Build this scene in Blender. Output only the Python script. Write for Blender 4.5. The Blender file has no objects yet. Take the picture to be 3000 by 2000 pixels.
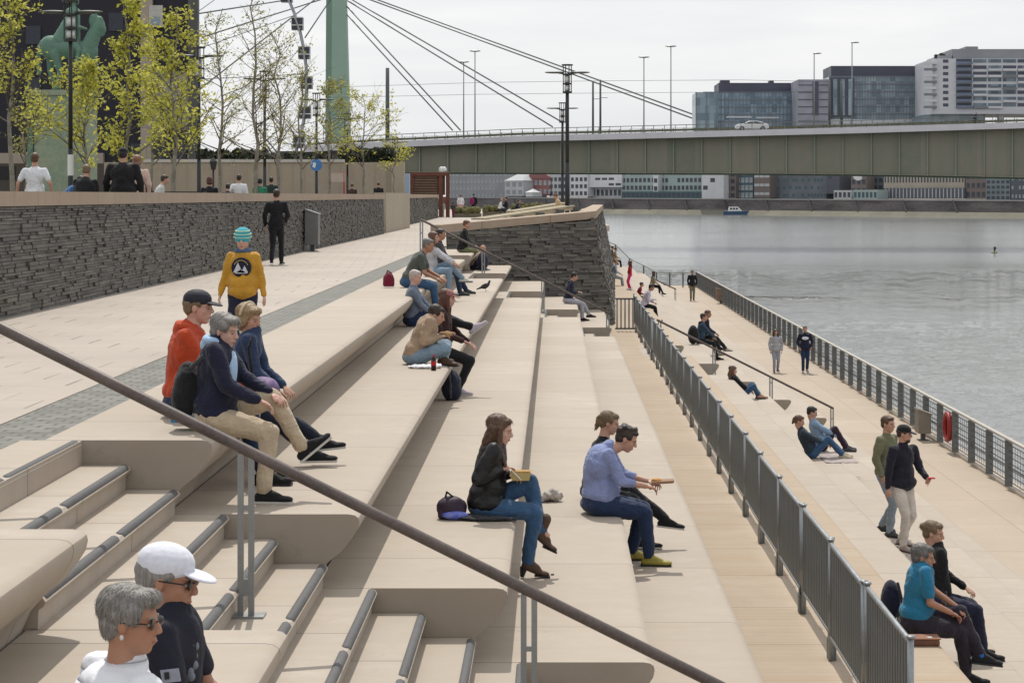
import bpy, math, random
from mathutils import Vector, Matrix, noise
R = math.radians
sc = bpy.context.scene
COL = sc.collection
F = 4650.0; VX = 1273.0; VY = 449.0; EYE = 1.63     # photo units -> metres
def W(px, py, Y): return Vector(((px-VX)*Y/F, Y, EYE-(py-VY)*Y/F))
def XA(px, Y): return (px-VX)*Y/F
def ZA(py, Y): return EYE-(py-VY)*Y/F

# ---------------------------------------------------------------- mesh building
class MB:
    def __init__(s): s.v=[]; s.f=[]; s.m=[]; s.cm=0
    def add(s, vs, fs):
        n=len(s.v); s.v.extend([tuple(v) for v in vs]); s.f.extend([tuple(i+n for i in f) for f in fs]); s.m.extend([s.cm]*len(fs)); return s
    def box(s, x0,x1,y0,y1,z0,z1):
        return s.add([(x0,y0,z0),(x1,y0,z0),(x1,y1,z0),(x0,y1,z0),(x0,y0,z1),(x1,y0,z1),(x1,y1,z1),(x0,y1,z1)],
              [(0,3,2,1),(4,5,6,7),(0,1,5,4),(1,2,6,5),(2,3,7,6),(3,0,4,7)])
    def obox(s, c, ax, ay, az):      # oriented box: centre and half axis vectors
        c=Vector(c); ax=Vector(ax); ay=Vector(ay); az=Vector(az)
        P=[c+i*ax+j*ay+k*az for k in (-1,1) for (i,j) in ((-1,-1),(1,-1),(1,1),(-1,1))]
        return s.add(P,[(0,3,2,1),(4,5,6,7),(0,1,5,4),(1,2,6,5),(2,3,7,6),(3,0,4,7)])
    def prism(s, pts, a, b, ax='y'):  # polygon (2D) extruded between a and b along an axis
        n=len(pts)
        def mk(p,t):
            return (p[0],t,p[1]) if ax=='y' else ((t,p[0],p[1]) if ax=='x' else (p[0],p[1],t))
        V=[mk(p,a) for p in pts]+[mk(p,b) for p in pts]
        Fs=[tuple(range(n)), tuple(range(2*n-1,n-1,-1))]+[(i,i+n,(i+1)%n+n,(i+1)%n) for i in range(n)]
        return s.add(V,Fs)
    def cap(s, a, b, r0, r1=None, n=10, ends=2):   # capsule
        a=Vector(a); b=Vector(b); r1=r0 if r1 is None else r1
        d=b-a; L=d.length
        d = d/L if L>1e-7 else Vector((0,0,1))
        u=d.orthogonal().normalized(); w=d.cross(u)
        rings=[]
        if ends:
            for k in range(ends,0,-1):
                t=k/(ends+1)*math.pi/2; rings.append((a-d*r0*math.sin(t), r0*math.cos(t)))
        rings.append((a,r0)); rings.append((b,r1))
        if ends:
            for k in range(1,ends+1):
                t=k/(ends+1)*math.pi/2; rings.append((b+d*r1*math.sin(t), r1*math.cos(t)))
        V=[]
        for c,r in rings:
            for i in range(n):
                q=2*math.pi*i/n; V.append(c+(u*math.cos(q)+w*math.sin(q))*r)
        Fs=[]
        for k in range(len(rings)-1):
            for i in range(n):
                j=(i+1)%n; Fs.append((k*n+i,k*n+j,(k+1)*n+j,(k+1)*n+i))
        e=len(V)
        if ends: V.append(a-d*r0); V.append(b+d*r1)
        else: V.append(a); V.append(b)
        l=(len(rings)-1)*n
        for i in range(n):
            j=(i+1)%n; Fs.append((e,j,i)); Fs.append((e+1,l+i,l+j))
        return s.add(V,Fs)
    def cyl(s,a,b,r0,r1=None,n=10): return s.cap(a,b,r0,r1,n,0)
    def tube(s, pts, r, n=8):
        for a,b in zip(pts[:-1],pts[1:]): s.cap(a,b,r,r,n,1)
        return s
    def ell(s, c, r, M=None, n=14, m=9):   # ellipsoid with semi-axes r, rotated by M
        c=Vector(c); V=[]; Fs=[]
        for k in range(1,m):
            t=math.pi*k/m
            for i in range(n):
                q=2*math.pi*i/n
                p=Vector((r[0]*math.sin(t)*math.cos(q), r[1]*math.sin(t)*math.sin(q), r[2]*math.cos(t)))
                V.append(c+(M@p if M else p))
        top=Vector((0,0,r[2])); V.append(c+(M@top if M else top)); V.append(c-(M@top if M else top))
        for k in range(m-2):
            for i in range(n):
                j=(i+1)%n; Fs.append((k*n+i,(k+1)*n+i,(k+1)*n+j,k*n+j))
        a=len(V)-2; b=len(V)-1
        for i in range(n):
            j=(i+1)%n; Fs.append((a,i,j)); Fs.append((b,(m-2)*n+j,(m-2)*n+i))
        return s.add(V,Fs)
    def quad(s,a,b,c,d): return s.add([a,b,c,d],[(0,1,2,3)])
    def build(s, name, mats, parent=None, smooth=False, **kw):
        me=bpy.data.meshes.new(name); me.from_pydata(s.v,[],s.f)
        if not isinstance(mats,(list,tuple)): mats=[mats]
        for m in mats: me.materials.append(m)
        if len(mats)>1: me.polygons.foreach_set('material_index', s.m)
        if smooth: me.polygons.foreach_set('use_smooth',[True]*len(s.f))
        me.update()
        return link(name, me, parent, **kw)
def link(name, data, parent=None, **kw):
    o=bpy.data.objects.new(name,data); COL.objects.link(o)
    if parent is not None: o.parent=parent
    for k,v in kw.items(): o[k]=v
    return o
def thing(name, label, cat, loc=(0,0,0), rz=0, group=None):
    o=link(name,None); o.location=loc; o.rotation_euler=(0,0,rz); o['label']=label; o['category']=cat
    o.empty_display_size=.2
    if group: o['group']=group
    return o
def tag(o,label,cat,group=None):
    o['label']=label; o['category']=cat
    if group: o['group']=group
    return o
def struct(o): o['kind']='structure'; return o
def smooth_angle(o, deg=40):
    me=o.data; me.polygons.foreach_set('use_smooth',[True]*len(me.polygons))
    try: me.set_sharp_from_angle(angle=R(deg))
    except Exception: pass
    return o
TEX=bpy.data.textures.new('folds','CLOUDS'); TEX.noise_scale=.11; TEX.noise_depth=2
TEXF=bpy.data.textures.new('fine','CLOUDS'); TEXF.noise_scale=.03; TEXF.noise_depth=2
TSC=bpy.data.scenes.new('workbench')
def remesh(mb, name, mat, parent, vox=.015, sm=3, disp=0, tex=None, fac=.5):
    """unite overlapping solids into ONE continuous surface"""
    me=bpy.data.meshes.new(name); me.from_pydata(mb.v,[],mb.f); me.update()
    o=bpy.data.objects.new(name,me); TSC.collection.objects.link(o)
    m=o.modifiers.new('r','REMESH'); m.mode='VOXEL'; m.voxel_size=vox; m.use_smooth_shade=True
    if sm:
        m=o.modifiers.new('s','SMOOTH'); m.factor=fac; m.iterations=sm
    if disp:
        m=o.modifiers.new('d','DISPLACE'); m.texture=tex or TEX; m.strength=disp; m.mid_level=.5; m.texture_coords='LOCAL'
    
    with bpy.context.temp_override(scene=TSC, view_layer=TSC.view_layers[0]):
        dg=bpy.context.evaluated_depsgraph_get(); dg.update()
    ev=o.evaluated_get(dg)
    new=bpy.data.meshes.new_from_object(ev, preserve_all_data_layers=False, depsgraph=dg)
    o.modifiers.clear(); o.data=new; bpy.data.meshes.remove(me); new.name=name
    new.materials.clear(); new.materials.append(mat)
    new.polygons.foreach_set('use_smooth',[True]*len(new.polygons)); new.update()
    TSC.collection.objects.unlink(o); COL.objects.link(o); o.parent=parent
    return o

# ---------------------------------------------------------------- materials
class NT:
    def __init__(s,m):
        s.t=m.node_tree; s.n=s.t.nodes; s.l=s.t.links
    def new(s,t,**k):
        n=s.n.new(t)
        for a,b in k.items(): setattr(n,a,b)
        return n
    def put(s,sock,v):
        if isinstance(v,bpy.types.NodeSocket): s.l.new(v,sock)
        elif isinstance(v,(tuple,list)) and len(v)==3 and len(sock.default_value)==4: sock.default_value=(*v,1)
        else: sock.default_value=v
    def math(s,op,a,b=0,c=None,clamp=False):
        n=s.new('ShaderNodeMath',operation=op,use_clamp=clamp); s.put(n.inputs[0],a); s.put(n.inputs[1],b)
        if c is not None: s.put(n.inputs[2],c)
        return n.outputs[0]
    def mix(s,f,a,b,bt='MIX'):
        n=s.new('ShaderNodeMix',data_type='RGBA',blend_type=bt); s.put(n.inputs[0],f); s.put(n.inputs[6],a); s.put(n.inputs[7],b); return n.outputs[2]
    def noise(s,scale,detail=3,rough=.55,vec=None,dist=0):
        n=s.new('ShaderNodeTexNoise'); n.inputs['Scale'].default_value=scale; n.inputs['Detail'].default_value=detail; n.inputs['Roughness'].default_value=rough; n.inputs['Distortion'].default_value=dist
        if vec is not None: s.l.new(vec,n.inputs['Vector'])
        return n.outputs[0]
    def obj(s,scale=None):
        n=s.new('ShaderNodeTexCoord'); o=n.outputs['Object']
        if scale is None: return o
        m=s.new('ShaderNodeMapping'); m.inputs['Scale'].default_value=scale; s.l.new(o,m.inputs['Vector']); return m.outputs[0]
    def ramp(s,v,a,b):   # linear map clamp
        n=s.new('ShaderNodeMapRange'); s.put(n.inputs[0],v); n.inputs[1].default_value=a; n.inputs[2].default_value=b; return n.outputs[0]
    def xyz(s,v):
        n=s.new('ShaderNodeSeparateXYZ'); s.l.new(v,n.inputs[0]); return n.outputs
    def bump(s,h,strength=.3,dist=.02,normal=None):
        n=s.new('ShaderNodeBump'); n.inputs['Strength'].default_value=strength; n.inputs['Distance'].default_value=dist; s.l.new(h,n.inputs['Height'])
        if normal is not None: s.l.new(normal,n.inputs['Normal'])
        return n.outputs[0]
def base(name,rough=.6,metal=0,spec=.5):
    m=bpy.data.materials.new(name); m.use_nodes=True; t=NT(m); p=t.n['Principled BSDF']
    p.inputs['Roughness'].default_value=rough; p.inputs['Metallic'].default_value=metal; p.inputs['Specular IOR Level'].default_value=spec
    return m,t,p
_M={}
def mat(name,col,rough=.7,metal=0,var=.12,scale=3,bump=.15,bscale=60,dist=.004,spec=.4,col2=None,v2=.5,sc3=None):
    """general painted / cloth / stone surface: colour, uneven tone, fine relief"""
    if name in _M: return _M[name]
    m,t,p=base(name,rough,metal,spec)
    v=t.obj(sc3)
    n=t.ramp(t.noise(scale,4,.6,v),.3,.7)
    c2=tuple(x*(1-var*1.6) for x in col) if col2 is None else col2
    c1=tuple(min(1,x*(1+var*.6)) for x in col)
    c=t.mix(n,c2,c1)
    f=t.noise(bscale,3,.6,v)
    c=t.mix(.35,c,t.mix(t.ramp(f,.3,.7),tuple(x*.75 for x in c2),c1))
    t.put(p.inputs['Base Color'],c)
    if bump: t.l.new(t.bump(f,bump,dist),p.inputs['Normal'])
    r=t.math('MULTIPLY_ADD',n,.16,rough-.08); t.put(p.inputs['Roughness'],r)
    _M[name]=m; return m
def cloth(name,col,rough=.85,var=.18,bump=.5,bscale=18):
    if name in _M: return _M[name]
    m,t,p=base(name,rough,0,.25); v=t.obj()
    n=t.ramp(t.noise(7,5,.65,v),.3,.7); w=t.noise(150,2,.6,v)
    c=t.mix(n,tuple(x*.80 for x in col),tuple(min(1,x*1.12) for x in col)); c=t.mix(t.math('MULTIPLY',t.ramp(w,.3,.7),.18),c,tuple(min(1,x*1.5+.01) for x in col))
    t.put(p.inputs['Base Color'],c)
    r1=t.noise(1,3,.5,t.obj((4.2,4.2,8)),1.6); r2=t.noise(1,3,.5,t.obj((9,9,5)),1.2)
    ridge=lambda q: t.math('SUBTRACT',1,t.math('MULTIPLY',t.math('ABSOLUTE',t.math('SUBTRACT',q,.5)),5,None,True))
    h=t.math('ADD',t.math('MULTIPLY',ridge(r1),1.0),t.math('MULTIPLY',ridge(r2),.6))
    b1=t.bump(h,.33,.022); t.l.new(t.bump(w,.25,.002,b1),p.inputs['Normal'])
    p.inputs['Sheen Weight'].default_value=.15
    _M[name]=m; return m

def concrete(name,col,joint=2.4,off=0,streak=(0,0),plank=False,jx=None,dark=.8,wear=1.0):
    m,t,p=base(name,.75,0,.35)
    v=t.obj(); X,Y,Z=t.xyz(v)
    big=t.ramp(t.noise(.45,5,.6,v),.3,.72); mid=t.ramp(t.noise(4,5,.65,v),.3,.7); fine=t.noise(90,3,.6,v)
    st=t.ramp(t.noise(1,4,.6,t.obj((.8,7,.8))),.32,.68)
    c=t.mix(big,tuple(x*.84 for x in col),tuple(x*1.06 for x in col))
    c=t.mix(t.math('MULTIPLY',mid,.50*wear),c,(col[0]*.78,col[1]*.76,col[2]*.73))
    c=t.mix(t.math('MULTIPLY',st,.50*wear),c,(col[0]*.84,col[1]*.78,col[2]*.71))
    pale=t.ramp(t.noise(1.3,6,.7,v),.55,.75); c=t.mix(t.math('MULTIPLY',pale,.4),c,(min(1,col[0]*1.18),min(1,col[1]*1.2),min(1,col[2]*1.24)))
    spots=t.ramp(t.noise(2.2,8,.75,v),.60,.70)
    gum=t.math('LESS_THAN',t.noise(13,1,.2,v),.155); c=t.mix(t.math('MULTIPLY',gum,.55),c,tuple(x*.42 for x in col))
    c=t.mix(t.math('MULTIPLY',spots,.38*wear),c,tuple(x*.5 for x in col))
    c=t.mix(t.math('MULTIPLY',t.ramp(fine,.35,.7),.14),c,tuple(x*.55 for x in col))
    # per-panel tone
    cell=t.math('FLOOR',t.math('DIVIDE',t.math('ADD',Y,off),joint))
    wn=t.new('ShaderNodeTexWhiteNoise',noise_dimensions='1D'); t.l.new(cell,wn.inputs['W'])
    c=t.mix(t.math('MULTIPLY',wn.outputs[0],.50),c,(col[0]*.76,col[1]*.72,col[2]*.67))
    if jx:
        w3=t.new('ShaderNodeTexWhiteNoise',noise_dimensions='2D'); cb=t.new('ShaderNodeCombineXYZ'); t.l.new(cell,cb.inputs[0]); t.l.new(t.math('FLOOR',t.math('DIVIDE',t.math('ADD',X,jx[1]),jx[0])),cb.inputs[1]); t.l.new(cb.outputs[0],w3.inputs['Vector'])
        c=t.mix(t.math('MULTIPLY',w3.outputs[0],.5),c,(col[0]*.78,col[1]*.72,col[2]*.66))
    fr=t.math('FRACT',t.math('DIVIDE',t.math('ADD',Y,off),joint))
    jm=t.math('LESS_THAN',fr,.014/joint)
    if plank:
        f2=t.math('FRACT',t.math('DIVIDE',Y,.145)); k=t.math('FLOOR',t.math('DIVIDE',Y,.145))
        w2=t.new('ShaderNodeTexWhiteNoise',noise_dimensions='1D'); t.l.new(k,w2.inputs['W'])
        c=t.mix(t.math('MULTIPLY',w2.outputs[0],.3),c,(col[0]*.78,col[1]*.67,col[2]*.52))
        c=t.mix(t.math('MULTIPLY',t.math('LESS_THAN',f2,.07),t.math('MULTIPLY_ADD',w2.outputs[0],.45,.12)),c,tuple(x*.42 for x in col))
    if jx:
        fx=t.math('FRACT',t.math('DIVIDE',t.math('ADD',X,jx[1]),jx[0]))
        jm=t.math('MAXIMUM',jm,t.math('LESS_THAN',fx,.012/jx[0]))
    c=t.mix(t.math('MULTIPLY',jm,dark),c,tuple(x*.3 for x in col))
    t.put(p.inputs['Base Color'],c)
    h=t.math('SUBTRACT',t.math('MULTIPLY',fine,.5),jm)
    t.l.new(t.bump(h,.35,.004),p.inputs['Normal'])
    return m
CONC=(.47,.412,.347)
M_conc=concrete('limestone_concrete',CONC,2.5,.4)
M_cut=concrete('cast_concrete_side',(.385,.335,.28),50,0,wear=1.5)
M_deck=concrete('plank_paving',(.47,.385,.295),1.68,0,plank=True)
M_low=concrete('quay_paving',(.475,.405,.325),3.1,0,jx=(1.55,.2))
def promenade_mat():
    m,t,p=base('promenade_paving',.75,0,.35)
    v=t.obj(); X,Y,Z=t.xyz(v); col=(.43,.375,.32)
    big=t.ramp(t.noise(.35,5,.6,v),.3,.7); mid=t.ramp(t.noise(5,5,.65,v),.3,.7); fine=t.noise(90,3,.6,v)
    c=t.mix(big,tuple(x*.84 for x in col),tuple(x*1.07 for x in col)); c=t.mix(t.math('MULTIPLY',mid,.25),c,tuple(x*.75 for x in col))
    row=t.math('FLOOR',t.math('DIVIDE',Y,.62)); stg=t.math('FRACT',t.math('MULTIPLY',row,.381))
    jy=t.math('LESS_THAN',t.math('FRACT',t.math('DIVIDE',Y,.62)),.02)
    k=t.math('ADD',t.math('DIVIDE',X,.9),stg)
    jx=t.math('LESS_THAN',t.math('FRACT',k),.024)
    wn=t.new('ShaderNodeTexWhiteNoise',noise_dimensions='2D'); cb=t.new('ShaderNodeCombineXYZ'); t.l.new(row,cb.inputs[0]); t.l.new(t.math('FLOOR',k),cb.inputs[1]); t.l.new(cb.outputs[0],wn.inputs['Vector'])
    c=t.mix(t.math('MULTIPLY',wn.outputs[0],.22),c,tuple(x*.72 for x in col))
    patch=t.ramp(t.noise(.5,2,.5,v),.45,.6)
    c=t.mix(t.math('MULTIPLY',jx,t.math('MULTIPLY_ADD',patch,.75,.25)),c,tuple(x*.3 for x in col))
    c=t.mix(t.math('MULTIPLY',jy,.32),c,tuple(x*.4 for x in col))
    t.put(p.inputs['Base Color'],c); t.l.new(t.bump(t.math('SUBTRACT',fine,jx),.3,.004),p.inputs['Normal'])
    return m
M_prom=promenade_mat()
def cobble_mat():
    m,t,p=base('grey_setts',.8,0,.35); v=t.obj()
    b=t.new('ShaderNodeTexBrick'); t.l.new(v,b.inputs['Vector']); b.inputs['Scale'].default_value=1
    b.inputs['Brick Width'].default_value=.17; b.inputs['Row Height'].default_value=.13; b.inputs['Mortar Size'].default_value=.012
    b.inputs['Color1'].default_value=(.23,.225,.205,1); b.inputs['Color2'].default_value=(.13,.13,.12,1); b.inputs['Mortar'].default_value=(.075,.08,.055,1)
    n=t.noise(25,4,.6,v); c=t.mix(t.math('MULTIPLY',t.ramp(n,.3,.7),.5),b.outputs[0],(.2,.2,.18)); t.put(p.inputs['Base Color'],c)
    t.l.new(t.bump(t.math('SUBTRACT',t.math('MULTIPLY',n,.4),b.outputs['Fac']),.6,.015),p.inputs['Normal']); return m
def slate_mat():
    m,t,p=base('stacked_slate',.65,0,.4); v=t.obj()
    g=t.new('ShaderNodeNewGeometry'); rnd=g.outputs['Random Per Island']
    n=t.noise(9,6,.7,t.obj((.35,.35,2.0))); f=t.noise(40,4,.6,v)
    c=t.mix(rnd,(.085,.079,.07),(.185,.168,.14)); c=t.mix(t.math('MULTIPLY',t.ramp(n,.35,.65),.6),c,(.068,.066,.06))
    t.put(p.inputs['Base Color'],c); t.l.new(t.bump(t.math('ADD',n,t.math('MULTIPLY',f,.4)),.7,.02),p.inputs['Normal']); return m
M_slate=slate_mat(); M_cob=cobble_mat()
def water_mat():
    m,t,p=base('river_water',.1,0,.5); v=t.obj(); X,Y,Z=t.xyz(v)
    p.inputs['IOR'].default_value=1.33
    fine=t.noise(1,6,.65,t.obj((2.2,1.5,1)),.6); lines=t.noise(1,5,.6,t.obj((.02,.085,1)),.3)
    strk=t.ramp(lines,.50,.68)
    wig=t.math('MULTIPLY_ADD',t.noise(.03,4,.6,v),28,-14); Yw=t.math('ADD',Y,wig)
    rough_=t.math('MULTIPLY',t.math('SUBTRACT',1,t.ramp(Yw,214,224)),t.math('MULTIPLY_ADD',t.ramp(Yw,120,195),.75,.30))
    mid=t.noise(1,6,.7,t.obj((.55,.30,1)),.6)
    amp=t.math('MULTIPLY_ADD',strk,.12,.08)
    h=t.math('ADD',t.math('MULTIPLY',fine,amp),t.math('MULTIPLY',mid,t.math('MULTIPLY',rough_,3.4)))
    b=t.new('ShaderNodeBump'); b.inputs['Strength'].default_value=1; b.inputs['Distance'].default_value=.33; t.l.new(h,b.inputs['Height']); t.l.new(b.outputs[0],p.inputs['Normal'])
    n=t.ramp(t.noise(.02,4,.6,v),.35,.65)
    t.put(p.inputs['Base Color'],t.mix(n,(.18,.19,.175),(.24,.245,.245)))
    p.inputs['Roughness'].default_value=.13
    return m
M_water=water_mat()
M_steel=mat('galvanised_steel',(.30,.31,.31),.45,.6,.12,6,.08,80)
M_dsteel=mat('dark_grey_steel',(.115,.125,.125),.5,.3,.15,6,.08,80)
M_hrail=mat('weathered_bronze_rail',(.135,.108,.098),.5,.3,.4,3,.2,50,col2=(.075,.06,.055))
M_barr=mat('barrier_sheet_grey',(.14,.157,.162),.5,.35,.2,4,.1,60,sc3=(6,6,.6))
M_barr2=mat('barrier_tube_zinc',(.33,.35,.36),.4,.6,.15,6,.08,60)
M_nose=mat('grip_strip_charcoal',(.115,.115,.115),.75,0,.2,9,.4,160)
M_lamp=mat('anthracite_paint',(.035,.037,.042),.5,.2,.1)
M_lampw=mat('milky_lamp_glass',(.72,.72,.70),.3,0,.04)
M_black=mat('black_matte',(.02,.02,.022),.6,0,.1)
M_white=mat('white_paint',(.75,.75,.74),.5,0,.06)
# ================================================================ terrain and stepped seating
RS=.493
NOSE={1:-2.28,2:-1.30,3:-.31,4:.67,5:1.57,6:3.54,7:4.5,8:5.49,9:6.47,10:7.44}
ZT=lambda k:-(k-1)*RS                      # top level of tier k (tier 1 flush with the promenade)
YN0,YN1=-3.0,9.9; YC,YF0,YF1=13.5,51.8,55.3; YEND=146
PROF=[(-.075,0),(-.03,-.008),(-.006,-.026),(0,-.055),(-.010,-.10),(-.045,-.155),(-.115,-.245),(-.215,-.325),(-.28,-.40),(-.32,-.493)]
root=thing('seating_steps','broad tiers of pale limestone seating steps running down to the quay','steps')
def tier(k,y0,y1,name='seat_tier',back=None):
    nx=NOSE[k]; z=ZT(k)+ (0 if k>1 else 0)
    xb=(NOSE[k-1]-.30 if k>1 else -3.15) if back is None else back
    pr=[(xb,z)]+[(nx+a,z+b) for a,b in PROF]+[(nx-.32,z-.75),(xb,z-.75)]
    mb=MB(); n=len(pr)
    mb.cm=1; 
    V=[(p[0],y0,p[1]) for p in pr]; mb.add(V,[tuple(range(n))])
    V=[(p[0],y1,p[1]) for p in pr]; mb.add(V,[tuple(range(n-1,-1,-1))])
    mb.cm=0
    V=[]
    for yy in (y0,y1): V+=[(p[0],yy,p[1]) for p in pr]
    mb.add(V,[(i,i+n,(i+1)%n+n,(i+1)%n) for i in range(n)])
    m=M_deck if k==6 else M_conc
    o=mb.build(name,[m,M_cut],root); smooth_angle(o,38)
    return o
for k in range(1,11):
    if k==1:
        tier(1,YN0,YN1,back=-3.15); tier(1,YC,YF0,back=-3.4); tier(1,YF1,61.4,back=-3.4)
    elif k<=5:
        tier(k,YN0,YN1); tier(k,YC,YF0); tier(k,YF1,{2:61.6,3:61.9,4:62.3,5:63.9}[k])
    elif k==6:
        tier(6,YN0,YF0); tier(6,YF1,YEND)
    else:
        tier(k,YN0,YF0); tier(k,YF1,YEND)
# backing slabs keep tiers seated in the bank
def flight(y0,y1,x0,i0,i1,ztop):
    fl=MB(); 
    rr=RS/3; tr=.3283
    strips=[]
    for i in range(i0,i1+1):
        x=x0+tr*(i-i0); z=-rr*i
        xb=x-tr-.08
        pr=[(xb,z),(x-.05,z),(x-.016,z-.008),(x,z-.03),(x-.010,z-.052),(x-.035,z-.07),(x-.045,z-rr-.25),(xb,z-rr-.25)]
        fl.prism(pr,y0+.012,y1-.012)
        strips.append((x,z))
    o=fl.build('stair_flight',M_conc,root); smooth_angle(o,38)
    mid=(y0+y1)/2
    for (x,z) in strips:
        for a,b in ((y0+.06,mid-.08),(mid+.06,y1-.07)):
            s=MB(); s.cap((x-.036,a,z-.022),(x-.036,b,z-.022),.0325,.0325,10,1)
            s.build('nosing_strip',M_nose,o,True)
    return o
flight(YN1,YC,-3.147,0,14,0); flight(YF0,YF1,-3.147,0,14,0)
flight(YF0,YF1,NOSE[6]-.87,15,29,0)
# floors under the stair bays
b=MB(); b.box(1.2,3.25,YN1,YC,-3.3,ZT(6)-.002); 
o=b.build('landing_slab',M_deck,root)
b=MB(); b.box(1.2,2.68,YF0,YF1,-3.3,ZT(6)-.002); b.build('landing_slab',M_deck,root)

# ---- setting sheets
def sheet(name,pts,z,mat_,thick=.3):
    mb=MB(); mb.prism(pts,z-thick,z,'z'); return struct(mb.build(name,mat_))
M_ground=mat('gravelly_earth',(.16,.14,.11),.9,0,.25,.4,.3,20)
g=sheet('ground',[(-3000,-200),(3000,-200),(3000,4000),(-3000,4000)],-12,M_ground)
def river():
    def amp(Y,X):
        w=14*noise.noise(Vector((X*.03,Y*.02,3.1)))+5*noise.noise(Vector((X*.15,Y*.1,7)))
        Yw=Y+w
        if Yw>224: e=0
        elif Yw>214: e=(224-Yw)/10
        else: e=1
        n=max(0,min(1,(Yw-125)/80)); patch=e*(.06+.36*n)
        st=max(0,min(1,(noise.noise(Vector((X*.012,Y*.05,9)))-.02)*4))
        far=.05*max(0,min(1,(Y-330)/300))*st*3
        return patch+far+.004+.016*st
    rows=[]; py=1330.0
    while py>486.5: rows.append(F*8.1/(py-449)); py-=1.25 if py>560 else .8
    rows=[max(-100,20.0)]+[y for y in rows if y>44]+[1150,3500]
    def hgt(X,Y):
        k=1.0 if Y<130 else min(2.6,Y/130.)
        q=noise.noise(Vector((X*.75/k,Y*.95/k,0)))+.55*noise.noise(Vector((X*1.9/k,Y*2.3/k,5)))+.6*noise.noise(Vector((X*.2,Y*.30,11)))
        return amp(Y,X)*q
    C_=520; V=[];n_=C_+1
    for Y in rows:
        xa=min(10.3,Y*(1200-VX)/F) if Y>160 else 9.2
        if Y<46: xa=9.2
        if Y>900: xa=-400
        xb=Y*(2352+260-VX)/F+8
        if Y>1100: xb=2500
        for i in range(n_):
            t_=i/C_; X=xa+(xb-xa)*t_
            V.append((X,Y,-6.47+(hgt(X,Y) if 46<Y<900 else 0)))
    mb=MB(); mb.add(V,[(j*n_+i,j*n_+i+1,(j+1)*n_+i+1,(j+1)*n_+i) for j in range(len(rows)-1) for i in range(C_)])
    o=mb.build('river',M_water,None,True); struct(o)
    sheet('river',[(-400,-200),(2500,-200),(2500,3500),(-400,3500)],-7.1,M_water,.3)
river()
# embankment body below the steps and the promenade
mb=MB(); mb.prism([(-8,-9),(-8,-.31),(-3.16,-.31),(-2.7,-.8),(3.1,-3.75),(7.0,-5.6),(7.0,-9)],-4,150); struct(mb.build('embankment_ground',M_ground))
sheet('promenade',[(-8.4,-4),(-3.95,-4),(-3.95,64),(-2.9,66),(3,110),(3,235),(-16,235),(-9.6,100)],0,M_prom)
b=MB(); b.box(-3.95,-3.4,-4,63.5,-.3,-.008); struct(b.build('cobble_strip',M_cob))
b=MB(); b.box(-3.4,-3.15,-4,YC,-.3,-.004); b.box(-3.4,-3.15,YF0,YF1,-.3,-.004); struct(b.build('pavement_edge',M_conc))
b=MB(); b.box(-3.4,-2.9,YF1,63.5,-.3,-.004); struct(b.build('pavement_edge',M_conc))
sheet('quay_promenade',[(7.05,-4),(10.25,-4),(10.25,147),(7.05,147)],-4.90,M_low,2.5)
b=MB(); b.box(10.1,10.42,-4,147,-8,-4.83); b.box(3.3,10.42,146,147,-8,-5.2)
struct(b.build('quay_kerb',M_conc))
for k in range(6,11):
    pass
M_grass=mat('park_ground',(.20,.19,.13),.9,0,.2,.8,.3,20)
sheet('park_ground',[(-300,0),(-7.75,0),(-7.75,86),(-8.9,100),(-9.3,150),(-20,240),(-300,240)],.7,M_grass,1)
sheet('far_bank_ground',[(-900,1010),(12,1045),(175,735),(700,500),(2500,400),(2500,3500),(-900,3500)],ZA(455,1040)-.6,M_ground,8)

# ================================================================ slate retaining walls
def stones(mb, A, B, z0f, z1f, out, course=.085, L0=.18, L1=.55, seed=1, batter=0, dep=.055, prot=(.0,.045)):
    """courses of individual split stones between A and B (2D), z range given by functions of t"""
    rnd=random.Random(seed); A=Vector(A); B=Vector(B); d=B-A; L=d.length; d/=L; n=Vector(out).normalized()
    zmin=min(z0f(0),z0f(1)); zmax=max(z1f(0),z1f(1)); z=zmin
    while z<zmax-.01:
        h=course*rnd.uniform(.7,1.35); s=-rnd.random()*L0
        while s<L:
            l=rnd.uniform(L0,L1); a=max(0,s); b_=min(L,s+l-.008); s+=l
            if b_-a<.03: continue
            t=(a+b_)/2/L; lo=max(z,z0f(t)); hi=min(z+h-.006,z1f(t))
            if hi-lo<.015: continue
            p=rnd.uniform(*prot); tl=rnd.uniform(-.012,.012)
            def P(u,zz,o):
                q=A+d*u+n*(o-batter*(zz-zmin)); return (q.x,q.y,zz)
            v=[P(a,lo,p),P(b_,lo,p+tl),P(b_,hi,p+tl-.006),P(a,hi,p-.006),P(a,lo,-dep),P(b_,lo,-dep),P(b_,hi,-dep),P(a,hi,-dep)]
            mb.add(v,[(0,1,2,3),(4,7,6,5),(0,4,5,1),(3,2,6,7),(1,5,6,2),(0,3,7,4)])
        z+=h
M_mort=mat('dark_mortar',(.035,.034,.032),.9,0,.2)
M_cop=concrete('coping_stone',(.43,.345,.27),1.25,.2,wear=1.6)
M_pier=concrete('pier_concrete',(.44,.39,.31),50,0,wear=1.3)
rw=thing('retaining_wall','long low wall of stacked dark slate with a pale coping beside the promenade','wall')
XW=-7.33
b=MB(); b.box(XW-.6,XW-.02,8,87,-.3,1.47); b.build('wall_core',M_mort,rw)
b=MB(); stones(b,(XW,87),(XW,12),lambda t:0,lambda t:1.475,(1,0),course=.047,L0=.18,L1=.70,prot=(.0,.045),seed=3); b.build('slate_facing',M_slate,rw)
b=MB(); b.box(XW-.66,XW+.05,8,87,1.485,1.685); b.build('coping',M_cop,rw)
rw2=thing('retaining_wall','short far stretch of slate wall beyond the pale concrete pier','wall')
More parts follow.
